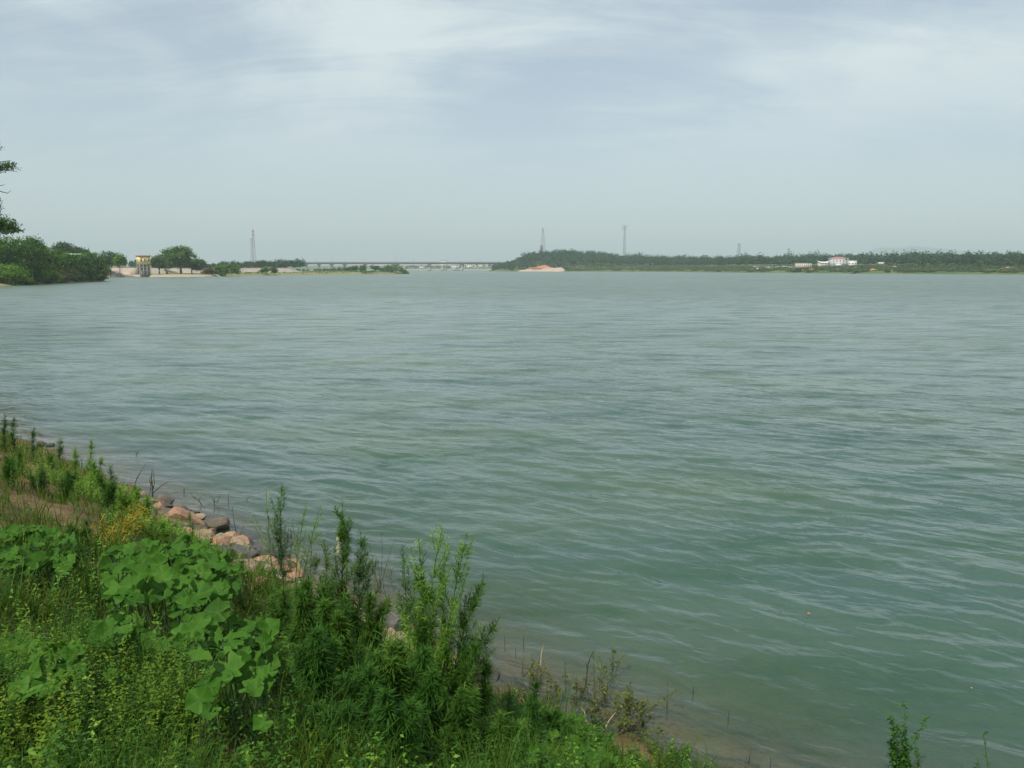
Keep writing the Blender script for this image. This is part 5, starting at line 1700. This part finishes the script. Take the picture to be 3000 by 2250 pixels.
def gourd(regions, label, seed, lift=(.22, .55), size=(.13, .22), singles=()):
    """regions: picture ellipses (cx,cy,rx,ry,count) filled with leaves standing on stalks above a creeping vine"""
    rng = np.random.default_rng(seed)
    pts = []
    for cx, cy, rx, ry, n in regions:
        n = int(n * 2.1)
        tries = 0; mine = []
        while len(mine) < n and tries < n * 60:
            tries += 1
            a = rng.uniform(0, 6.28); q = math.sqrt(rng.uniform())
            px, py = cx + rx * q * math.cos(a), cy + ry * q * math.sin(a)
            if all((px - u) ** 2 / 1.6 + (py - v) ** 2 > (18 - tries * .01) ** 2 for u, v in mine): mine.append((px, py))
        pts += mine
    pts += list(singles)
    first = ground_px(regions[0][0], regions[0][1] + 30)
    root = thing('gourd_vine', first, label, 'vine', 'gourd vines on the bank')
    stalk = MB()
    grounds = []
    for k, (px, py) in enumerate(pts):
        L = rng.uniform(*lift)
        g = ground_px(px, py, L)
        c = np.array([g[0], g[1], g[2] + L])
        grounds.append(g)
        s = rng.uniform(*size)
        nv = unit(np.array([0, 0, .85]) + np.array([-g[0], -g[1], 0]) / (np.hypot(g[0], g[1]) + 1e-6) * rng.uniform(.0, .8) + np.array(SUN_DIR) * .25 + rng.normal(0, .42, 3))
        a = rng.uniform(0, 6.28); t = np.array([math.cos(a), math.sin(a), 0]); t = unit(t - nv * (t @ nv)); b = np.cross(nv, t)
        o = bpy.data.objects.new('leaf', GL[rng.integers(len(GL))])
        mt = Matrix(((t[0] * s, b[0] * s, nv[0] * s, c[0] - first[0]), (t[1] * s, b[1] * s, nv[1] * s, c[1] - first[1]), (t[2] * s, b[2] * s, nv[2] * s, c[2] - first[2]), (0, 0, 0, 1)))
        COL.objects.link(o); o.parent = root; o.matrix_local = mt
        foot = g + np.array([rng.normal(0, .08), rng.normal(0, .08), 0])
        stalk.tube([foot, (foot + c) / 2 + np.array([0, 0, .05]), c], [.006, .005, .004], 4, .5, cap=False)
    for i in range(len(grounds) - 1):
        if np.linalg.norm(grounds[i] - grounds[i + 1]) < .6:
            stalk.tube([grounds[i] + np.array([0, 0, .03]), (grounds[i] + grounds[i + 1]) / 2 + np.array([0, 0, .08]), grounds[i + 1] + np.array([0, 0, .03])], .007, 4, .5, cap=False)
    tag(stalk.build('leaf_stalks', M['stem'], root), kind='stuff')
    return root


gourd([(430, 1650, 130, 55, 26), (560, 1640, 100, 55, 20), (640, 1690, 75, 55, 14), (480, 1720, 150, 55, 22), (590, 1760, 90, 50, 12), (350, 1720, 50, 70, 8)],
      'largest gourd vine with broad leaves below the rocks', 300, lift=(.15, .6), size=(.10, .28))
gourd([(640, 1880, 90, 80, 24), (720, 1960, 80, 80, 20), (570, 1850, 60, 45, 8), (760, 1880, 45, 60, 8), (640, 2030, 60, 60, 7)],
      'gourd vine trailing down the bank left of the tall weeds', 301, lift=(.15, .55), size=(.08, .20), singles=[(610, 2095), (640, 2110), (770, 2120), (755, 2135)])
gourd([(300, 1860, 50, 30, 4), (360, 1850, 45, 30, 4), (430, 1885, 35, 18, 3)], 'small isolated cluster of gourd leaves on the dark grass', 302, lift=(.2, .4), size=(.15, .22), singles=[(325, 1990)])
gourd([(60, 1570, 70, 22, 10), (140, 1585, 70, 28, 14), (60, 1640, 70, 40, 12), (170, 1650, 50, 30, 8)], 'low gourd leaves beside the bare soil at the left edge', 303, lift=(.12, .35), size=(.12, .2))
gourd([(50, 1930, 60, 40, 7), (180, 1950, 50, 40, 6), (120, 2010, 60, 40, 6)], 'dim gourd leaves in the lower left corner of the bank', 304, lift=(.2, .45), size=(.15, .22))
gourd([(1560, 2110, 70, 35, 10), (1660, 2140, 70, 35, 10), (1740, 2200, 70, 40, 9), (1620, 2210, 70, 40, 8)], 'gourd leaves at the water edge along the bottom', 305, lift=(.08, .28), size=(.12, .2))


# ------------------------------------------------------------------ tall weeds
def weed(base_px, top_px, label, seed, mat='weed', branch=8, dens=120, bush=1.0, name='tall_weed', group='tall weeds on the bank', stems=1, spread=.17, leaf=.085, cat='weed', head=0, bl=.34, stemmat='stem'):
    rng = np.random.default_rng(seed)
    b = ground_px(*base_px)
    b = np.array([b[0], b[1], b[2] - .03])
    tp = at(top_px[0], top_px[1], b[1])
    root = thing(name, b, label, cat, group)
    st, lf = MB(), MB()

    def put_leaves(pts, n, L0, L1, tone, up=(.35, 1.2)):
        pts = np.asarray(pts); m = len(pts) - 1
        t = np.sort(rng.uniform(0.03, 1, n)); i = np.minimum((t * m).astype(int), m - 1); f = (t * m - i)[:, None]
        p = pts[i] * (1 - f) + pts[i + 1] * f
        axis = unit(pts[i + 1] - pts[i])
        r = rng.normal(size=(n, 3)); o = unit(np.cross(axis, r))
        el = rng.uniform(*up, n)[:, None]
        d = o * np.cos(el) + axis * np.sin(el)
        L = (L0 + (L1 - L0) * t) * rng.uniform(.7, 2.2, n)
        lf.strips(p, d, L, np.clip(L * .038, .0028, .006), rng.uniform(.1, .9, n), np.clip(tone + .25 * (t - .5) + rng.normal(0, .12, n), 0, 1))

    for s in range(stems):
        e = tp.copy(); bb = b.copy()
        if s:
            an = rng.uniform(0, 6.28); e = e + np.array([math.cos(an), math.sin(an) * .6, -rng.uniform(.1, .45)]) * np.array([spread, spread, .45 * (tp[2] - b[2])]); bb = bb + rng.normal(0, .05, 3) * np.array([1, 1, 0])
        H = np.linalg.norm(e - bb)
        t = np.linspace(0, 1, 9)[:, None]
        c = (bb + e) / 2 + np.array([(bb[0] - e[0]) * .25, 0, .06 * H]) + rng.normal(0, .03 * H, 3)
        pts = (1 - t) ** 2 * bb + 2 * t * (1 - t) * c + t ** 2 * e
        st.tube(pts, np.linspace(.006, .0018, 9), 5, .5, cap=False)
        put_leaves(pts, int(dens * 1.15 * H * bush), leaf * 1.25, leaf * .5, rng.uniform(.35, .6))
        for k in range(int(branch * 1.6)):
            tt = rng.uniform(.22, .95); i = int(tt * 8); q = pts[i]
            ax = unit(pts[min(i + 1, 8)] - pts[i - 1]); o = unit(np.cross(ax, rng.normal(size=3)))
            L = H * bl * (1.15 - tt) * rng.uniform(.7, 1.3)
            u = np.linspace(0, 1, 5)[:, None]
            cv = rng.normal(0, .10, 3) * L
            bp = q + o * L * rng.uniform(.2, .5) * np.sqrt(u) + ax * L * 1.0 * u + cv * u * u
            st.tube(bp, np.linspace(.0026, .001, 5), 4, .5, cap=False)
            put_leaves(bp, int(dens * 1.9 * L * bush) + 6, leaf * .75, leaf * .32, rng.uniform(.4, .7))
            if head:
                p = bp[-1] + rng.normal(0, .03, (head, 3)); lf.leaves(p, unit(rng.normal(size=(head, 3))), .007, .8, .95)
    st.build('stem', M[stemmat], root)
    tag(lf.build('leaves', M[mat], root), kind='stuff')
    return root


TW = [
    ((838, 1800), (826, 1416), 'tallest leftmost weed standing over the rocks', 'weed', 10, 150, 1.2, 1),
    ((805, 1740), (779, 1428), 'thin bare stalk left of the leftmost tall weed', 'weed_pale', 3, 60, .8, 1),
    ((860, 1790), (897, 1470), 'slim weed right of the tallest leftmost weed', 'weed_pale', 5, 80, .8, 1),
    ((872, 1800), (940, 1480), 'slim right leaning weed beside the tallest leftmost weed', 'weed_pale', 5, 80, .8, 1),
    ((905, 1850), (915, 1560), 'short slim weed between the two tall clumps', 'weed', 6, 90, .9, 1),
    ((1000, 1985), (1003, 1468), 'tallest weed of the middle clump holding a cream dry leaf', 'weed', 16, 170, 1.3, 2),
    ((955, 1960), (948, 1580), 'left stem of the middle weed clump', 'weed', 10, 150, 1.2, 2),
    ((1045, 1980), (1058, 1560), 'right stem of the middle weed clump', 'weed', 10, 150, 1.2, 2),
    ((900, 2000), (905, 1690), 'bushy left side of the middle weed clump', 'weed', 16, 200, 1.6, 5),
    ((1000, 2060), (1010, 1740), 'bushy front of the middle weed clump', 'weed', 16, 200, 1.6, 5),
    ((1080, 1990), (1085, 1740), 'bushy right side of the middle weed clump', 'weed', 14, 180, 1.5, 4),
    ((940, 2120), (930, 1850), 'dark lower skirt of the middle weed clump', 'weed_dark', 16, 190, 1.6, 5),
    ((1225, 2160), (1180, 1600), 'leftmost stem of the right weed clump', 'weed', 9, 120, 1.0, 1),
    ((1240, 2170), (1228, 1590), 'second stem of the right weed clump', 'weed', 9, 120, 1.0, 1),
    ((1255, 2180), (1295, 1552), 'tallest pale topped stem of the right weed clump', 'weed_pale', 14, 130, 1.1, 1),
    ((1275, 2180), (1368, 1562), 'pale flowering stem right of the tallest one', 'weed_pale', 14, 130, 1.1, 1),
    ((1260, 2140), (1243, 1720), 'dense dark middle stem of the right weed clump', 'weed_dark', 12, 200, 1.6, 2),
    ((1290, 2170), (1418, 1690), 'long stem of the right clump leaning over the water', 'weed', 14, 150, 1.2, 1),
    ((1310, 2160), (1462, 1815), 'lowest right leaning stem over the water', 'weed', 12, 150, 1.2, 1),
    ((1320, 2190), (1400, 1880), 'bushy right side of the right weed clump', 'weed', 14, 170, 1.4, 3),
    ((1170, 2200), (1150, 1880), 'bushy left side of the right weed clump', 'weed', 16, 200, 1.6, 5),
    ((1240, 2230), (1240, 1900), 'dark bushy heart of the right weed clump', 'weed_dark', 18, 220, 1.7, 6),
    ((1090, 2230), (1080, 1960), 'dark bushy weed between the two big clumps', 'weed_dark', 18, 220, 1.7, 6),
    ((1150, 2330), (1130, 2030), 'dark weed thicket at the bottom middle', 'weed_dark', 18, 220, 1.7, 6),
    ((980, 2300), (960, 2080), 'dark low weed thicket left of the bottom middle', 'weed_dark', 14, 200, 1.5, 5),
    ((1400, 2180), (1425, 1925), 'upright weed in front of the tan boulder at right', 'weed', 14, 180, 1.4, 2),
    ((1345, 2260), (1360, 2020), 'weed at the foot of the right clump near the bottom', 'weed', 14, 180, 1.4, 4),
    ((1555, 2230), (1572, 1995), 'single upright weed before the shallow sandy water', 'weed_dark', 9, 170, 1.3, 1),
    ((1480, 2190), (1495, 2010), 'slim weed before the pink boulder in the shallows', 'weed', 8, 150, 1.2, 2),
    ((1450, 2260), (1470, 2090), 'low bushy weed at the bottom right of the weed clumps', 'weed', 14, 180, 1.4, 4),
    ((820, 1900), (830, 1730), 'short bushy weed under the leftmost tall weed', 'weed', 12, 170, 1.3, 3),
    ((560, 1570), (555, 1500), 'small weed growing in front of the largest pink boulder', 'weed', 5, 150, 1.0, 1),
    ((690, 1740), (715, 1640), 'small yellow green weed beside the broad tan boulder', 'herb', 5, 120, 1.0, 2),
    ((1990, 2270), (2015, 2185), 'grassy green tuft at the bottom edge in the shallows', 'weed', 5, 160, 1.4, 3),
]
for i, (b, t, lab, mt, brn, dn, bu, stm) in enumerate(TW):
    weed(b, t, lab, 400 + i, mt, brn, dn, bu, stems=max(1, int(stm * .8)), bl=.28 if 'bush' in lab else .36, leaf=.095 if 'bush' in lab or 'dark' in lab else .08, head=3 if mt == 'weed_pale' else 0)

# spiky weeds along the far left rim of the bank
for i, (b, t, lab, mt) in enumerate([
    ((14, 1330), (14, 1215), 'dark upright weed nearest the left edge of the bank rim', 'weed_dark'), ((42, 1335), (40, 1226), 'second dark upright weed from the left on the bank rim', 'weed_dark'),
    ((97, 1350), (98, 1256), 'third dark upright weed from the left on the bank rim', 'weed_dark'), ((177, 1370), (178, 1282), 'thin upright weed on the bank rim beside the far pink stone', 'weed'),
    ((265, 1420), (270, 1288), 'feathery tall grass stalk on the bank rim', 'weed_pale'), ((285, 1440), (300, 1340), 'feathery pale weed left of the dead twig', 'weed_pale'), ((220, 1400), (222, 1310), 'small feathery weed on the bank rim left of the tall grass stalk', 'weed_pale'),
    ((325, 1500), (325, 1365), 'dark headed weed above the dodder vine', 'weed_dark'), ((200, 1470), (200, 1380), 'dark green weed in the middle of the left bank', 'weed_dark'), ((120, 1450), (125, 1370), 'dark green weed above the bare soil', 'weed_dark'),
    ((20, 1420), (22, 1340), 'dark green weed at the left edge above the bare soil', 'weed_dark'), ((60, 1390), (60, 1310), 'green weed under the second upright weed of the rim', 'weed'), ((150, 1400), (150, 1330), 'green weed below the thin upright weed of the rim', 'weed'),
    ((250, 1620), (255, 1530), 'dark weed left of the dodder vine', 'weed_dark'), ((235, 1700), (235, 1590), 'dark weed left of the largest gourd vine', 'weed_dark'), ((395, 1480), (398, 1420), 'bright green weed beside the small red brown stone', 'weed_pale'),
    ((430, 1520), (432, 1455), 'bright green weed at the rim left of the largest pink boulder', 'weed_pale'), ((360, 1520), (352, 1430), 'bright arching weed above the dodder vine', 'weed_pale'), ((480, 1600), (482, 1520), 'light green weed right of the dodder vine', 'weed_pale'),
]):
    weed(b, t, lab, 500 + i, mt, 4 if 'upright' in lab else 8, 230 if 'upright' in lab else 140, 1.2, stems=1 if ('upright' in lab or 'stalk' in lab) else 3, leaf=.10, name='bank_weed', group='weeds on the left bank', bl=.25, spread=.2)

# sparse emergent plants in the shallows, leaves oval
def water_plant(base_px, top_px, label, seed, stems=4, leaves=26, spread=.3, leaf=.06, mat='waterweed', name='water_plant', cat='water plant', group='plants standing in the shallow water', stem='stem_red'):
    rng = np.random.default_rng(seed)
    w = on_water(*base_px)
    b = np.array([w[0], w[1], bank_z(w[0], w[1])])
    tp = at(top_px[0], top_px[1], b[1])
    root = thing(name, b, label, cat, group)
    st, lf = MB(), MB()
    for s in range(stems):
        e = tp + (np.array([rng.normal(0, spread), rng.normal(0, spread * .7), -rng.uniform(0, .75) * max(tp[2], .05)]) if s else 0)
        c = (b + e) / 2 + rng.normal(0, .06, 3)
        t = np.linspace(0, 1, 7)[:, None]
        pts = (1 - t) ** 2 * b + 2 * t * (1 - t) * c + t ** 2 * e
        st.tube(pts, np.linspace(.005, .0018, 7), 4, cap=False)
        n = leaves
        tt = rng.uniform(.3, 1.02, n); ii = np.minimum((tt * 6).astype(int), 5); f = (tt * 6 - ii)[:, None]
        p = pts[ii] * (1 - f) + pts[ii + 1] * f
        keep = p[:, 2] > .01
        p = p[keep]; n = len(p)
        if n:
            az = rng.uniform(0, 6.28, n); el = rng.uniform(-.4, .9, n)
            d = np.stack([np.cos(az) * np.cos(el), np.sin(az) * np.cos(el), np.sin(el)], 1)
            L = leaf * rng.uniform(.6, 1.35, n)
            lf.strips(p, d, L, L * .2, rng.uniform(.1, 1.2, n), np.clip(rng.normal(.5, .22, n), 0, 1))
    st.build('stem', M[stem], root)
    if lf.n:
        tag(lf.build('leaves', M[mat], root), kind='stuff')
    return root


for i, (b, t, lab, n, lv, sp) in enumerate([
    ((1535, 1970), (1533, 1925), 'small yellow green plant in the shallows left of the pale bent stalk', 3, 14, .12),
    ((1580, 1985), (1575, 1950), 'low yellow green plant under the pale bent stalk', 4, 12, .15),
    ((1655, 2010), (1655, 1945), 'leafy plant in the middle of the sandy shallows', 6, 16, .22),
    ((1700, 2040), (1690, 1975), 'spreading olive plant right of the middle of the sandy shallows', 7, 18, .28),
    ((1615, 2050), (1612, 1990), 'small leafy plant over the orange sandy shallows', 5, 14, .18),
    ((1850, 2090), (1845, 2005), 'largest bushy plant standing in the shallows', 10, 30, .26),
    ((1885, 2110), (1880, 2050), 'dark low bush right of the largest shallow water plant', 7, 26, .25),
    ((1745, 2060), (1740, 1900), 'tall thin stalk with yellow leaves in the shallows', 3, 16, .2),
    ((1795, 1960), (1797, 1898), 'yellow plant farthest out in the shallows', 5, 18, .16),
    ((1775, 2040), (1775, 1960), 'upright leafy plant left of the largest shallow water plant', 4, 18, .12),
    ((1745, 2110), (1740, 2050), 'bright leafy plant close to the bottom gourd leaves', 6, 18, .18),
    ((1810, 2165), (1830, 2110), 'dark trailing plant at the lower edge of the shallows', 7, 22, .25),
    ((1915, 2230), (1915, 2160), 'yellow green plant at the bottom edge of the shallows', 5, 20, .16),
    ((1110, 1720), (1118, 1560), 'feathery plant in the water behind the middle weed clump', 7, 26, .28),
    ((1150, 1690), (1155, 1655), 'low yellow green plant in the water right of the feathery one', 5, 18, .2),
    ((1355, 1800), (1362, 1720), 'faint feathery plant behind the right weed clump', 5, 24, .2),
]):
    water_plant(b, t, lab, 600 + i, n, lv, sp, .055 if i < 13 else .04)

# young willowy saplings standing in the water at right
for i, (b, t, lab, n, lv, sp) in enumerate([((2640, 2300), (2648, 2066), 'young leafy sapling standing in the water at bottom right', 15, 90, .11), ((2905, 2330), (2880, 2150), 'faint sapling in the water at the bottom right corner', 3, 26, .08)]):
    water_plant(b, t, lab, 640 + i, n, lv, sp, .05, 'weed_dark', 'sapling', 'sapling', 'saplings in the water', 'stem')

# dead twigs and reeds
def twig(paths, label, name='dead_twig', mat='twig', r=.011, cat='twig', group='dead twigs at the water edge'):
    bx, by = paths[0][0]
    w = on_water(bx, by); g = ground_px(bx, by)
    b = g if g[2] > 0 else np.array([w[0], w[1], -.12])
    root = thing(name, b, label, cat, group)
    for k, pa in enumerate(paths):
        q = MB()
        pts = [at(px, py, b[1] + .04 * ((i * 7 + k * 5) % 5 - 2)) for i, (px, py) in enumerate(pa)]
        if k == 0: pts[0] = b
        q.tube(pts, np.linspace(r if k == 0 else r * .6, r * .25, len(pts)), 5, cap=False)
        q.build('stem' if k == 0 else 'branch', M[mat], root)
    return root


twig([[(447, 1462), (446, 1430), (444, 1400), (446, 1374)], [(446, 1425), (438, 1408), (441, 1395)], [(446, 1440), (452, 1418), (450, 1380)], [(447, 1445), (470, 1425), (492, 1412)]], 'black forked dead twig standing in front of the water', r=.02)
twig([[(438, 1458), (441, 1425), (437, 1400)]], 'thin dead stalk left of the black forked twig', r=.009)
twig([[(390, 1432), (402, 1398), (428, 1358)], [(398, 1410), (412, 1384)]], 'grey dead stalk leaning over the bank rim', mat='stem_red', r=.012)
twig([[(535, 1445), (541, 1432), (552, 1424)], [(538, 1438), (536, 1428)]], 'tiny dead twig sticking up out of the water', r=.01)
twig([[(600, 1478), (582, 1466), (570, 1460), (558, 1446)], [(582, 1466), (588, 1456)], [(570, 1460), (576, 1452)]], 'low branched driftwood left of the upright water twigs', r=.012)
twig([[(626, 1480), (628, 1462), (627, 1458)], [(627, 1470), (618, 1455), (612, 1448)], [(627, 1472), (640, 1465), (650, 1462)], [(636, 1474), (645, 1450)]], 'small bundle of dead twigs standing in the water', r=.012)
twig([[(670, 1470), (668, 1455), (671, 1440)]], 'single thin dead stalk in the water right of the bundle', r=.008)
twig([[(715, 1466), (725, 1460), (738, 1452)]], 'slanting dead stick far right of the twig bundle', r=.01)
twig([[(700, 1592), (692, 1560), (686, 1530), (680, 1484)], [(697, 1580), (706, 1560), (714, 1540)], [(695, 1575), (690, 1562)]], 'forked dead twig rising from the black wet stone', r=.012)
twig([[(507, 1480), (500, 1470), (497, 1462)]], 'tiny dead twig behind the largest pink boulder', r=.009)
twig([[(1138, 1790), (1132, 1750), (1124, 1725), (1124, 1705)], [(1135, 1770), (1142, 1740)]], 'thin dead stalk behind the big grey block', r=.008)
twig([[(1715, 1990), (1722, 1950), (1730, 1925), (1740, 1908)], [(1720, 1955), (1716, 1940)]], 'dark dead stalk among the shallow water plants', r=.011)
twig([[(1955, 2060), (1955, 2020), (1958, 1985)]], 'thin pale tipped reed stalk right of the shallow water plants', mat='stem_red', r=.008)
twig([[(2030, 2032), (2032, 2010)]], 'short dark stalk in the water beyond the pale tipped reed', r=.008)
twig([[(2132, 2105), (2136, 2085), (2134, 2078)]], 'tiny curved stalk in the water at lower middle', r=.007)
twig([[(2196, 2214), (2198, 2185), (2199, 2170)]], 'thin stalk in the brown shallows at the bottom', mat='stem_red', r=.008)
twig([[(2256, 2248), (2258, 2215)]], 'short thin stalk right of the stalk in the brown shallows', r=.007)
twig([[(1582, 1955), (1586, 1915), (1592, 1888), (1599, 1876)]], 'pale bent dry stalk in the shallows', mat='twig_pale', r=.010, name='dry_stalk')
twig([[(1558, 1950), (1558, 1915)], [(1577, 1945), (1582, 1925)]], 'dark short stalks left of the pale bent stalk', r=.008)
twig([[(1480, 1884), (1478, 1860)]], 'short dark reed stub left in the open shallows', r=.007)
twig([[(1533, 1884), (1534, 1862)]], 'short dark reed stub right in the open shallows', r=.007)
twig([[(1511, 1912), (1511, 1895)]], 'short dark reed stub nearest the rocks in the shallows', r=.007)
twig([[(1420, 1835), (1440, 1824), (1458, 1818)]], 'dark floating stick right of the leaning weed', r=.012)
twig([[(398, 1332), (399, 1324)], [(404, 1330), (405, 1323)]], 'pair of dark stub ends far out in the water', r=.02)
twig([[(1760, 2160), (1785, 2110), (1805, 2085)]], 'tan broken stalk above the bottom gourd leaves', mat='twig_pale', r=.010, name='dry_stalk')
twig([[(1725, 2120), (1712, 2085), (1700, 2070)]], 'tan bent stalk beside the dark pointed stone', mat='twig_pale', r=.009, name='dry_stalk')

# dry cream leaf caught on the middle weed
dl = at(990, 1600, ground_px(1000, 1985)[1] + .05)
k = dl[1] / FPX
m_ = MB()
V = []
prof = [(0, 34, .2), (-1, 26, 3.5), (0, 20, 4.5), (2, 14, 2.0), (3, 8, 1.2), (1, 0, 4.5), (-2, -10, 6), (-4, -20, 5), (-5, -32, 2.2), (-5, -40, .3)]
for i, (cx_, cz_, hw) in enumerate(prof):
    V += [(cx_ - hw, -1.5 * math.sin(i), cz_), (cx_ + hw, 1.8 * math.cos(i), cz_ + 1)]
V = np.array(V) * k + dl
m_.add(V, [(2 * i, 2 * i + 1, 2 * i + 3, 2 * i + 2) for i in range(len(prof) - 1)])
tag(m_.build('dry_leaf', M['paper'], origin=dl, smooth=True), 'curled cream dry leaf hanging on the tallest middle weed', 'leaf')

# bits floating on the water
for px, py, s, mt, lab in [(2366, 1803, .028, 'orange', 'orange leaf floating on the water at right'), (2844, 2023, .015, 'orange', 'faint orange leaf floating near the right edge')]:
    p = on_water(px, py); p[2] = .035
    m_ = MB(); a = np.linspace(0, 6.28, 9)[:-1]
    V = [(0, 0, .015)] + [(math.cos(t) * (1 + .4 * math.cos(2 * t)), math.sin(t) * .6, .3 * math.sin(2 * t)) for t in a]
    m_.add(np.array(V) * s + p, T=[(0, 1 + i, 1 + (i + 1) % 8) for i in range(8)])
    tag(m_.build('floating_leaf' if mt == 'orange' else 'floating_fleck', M[mt], origin=p), lab, 'leaf' if mt == 'orange' else 'fleck')


for o in ROOTS:
    if '_o' in o.keys():
        del o['_o']
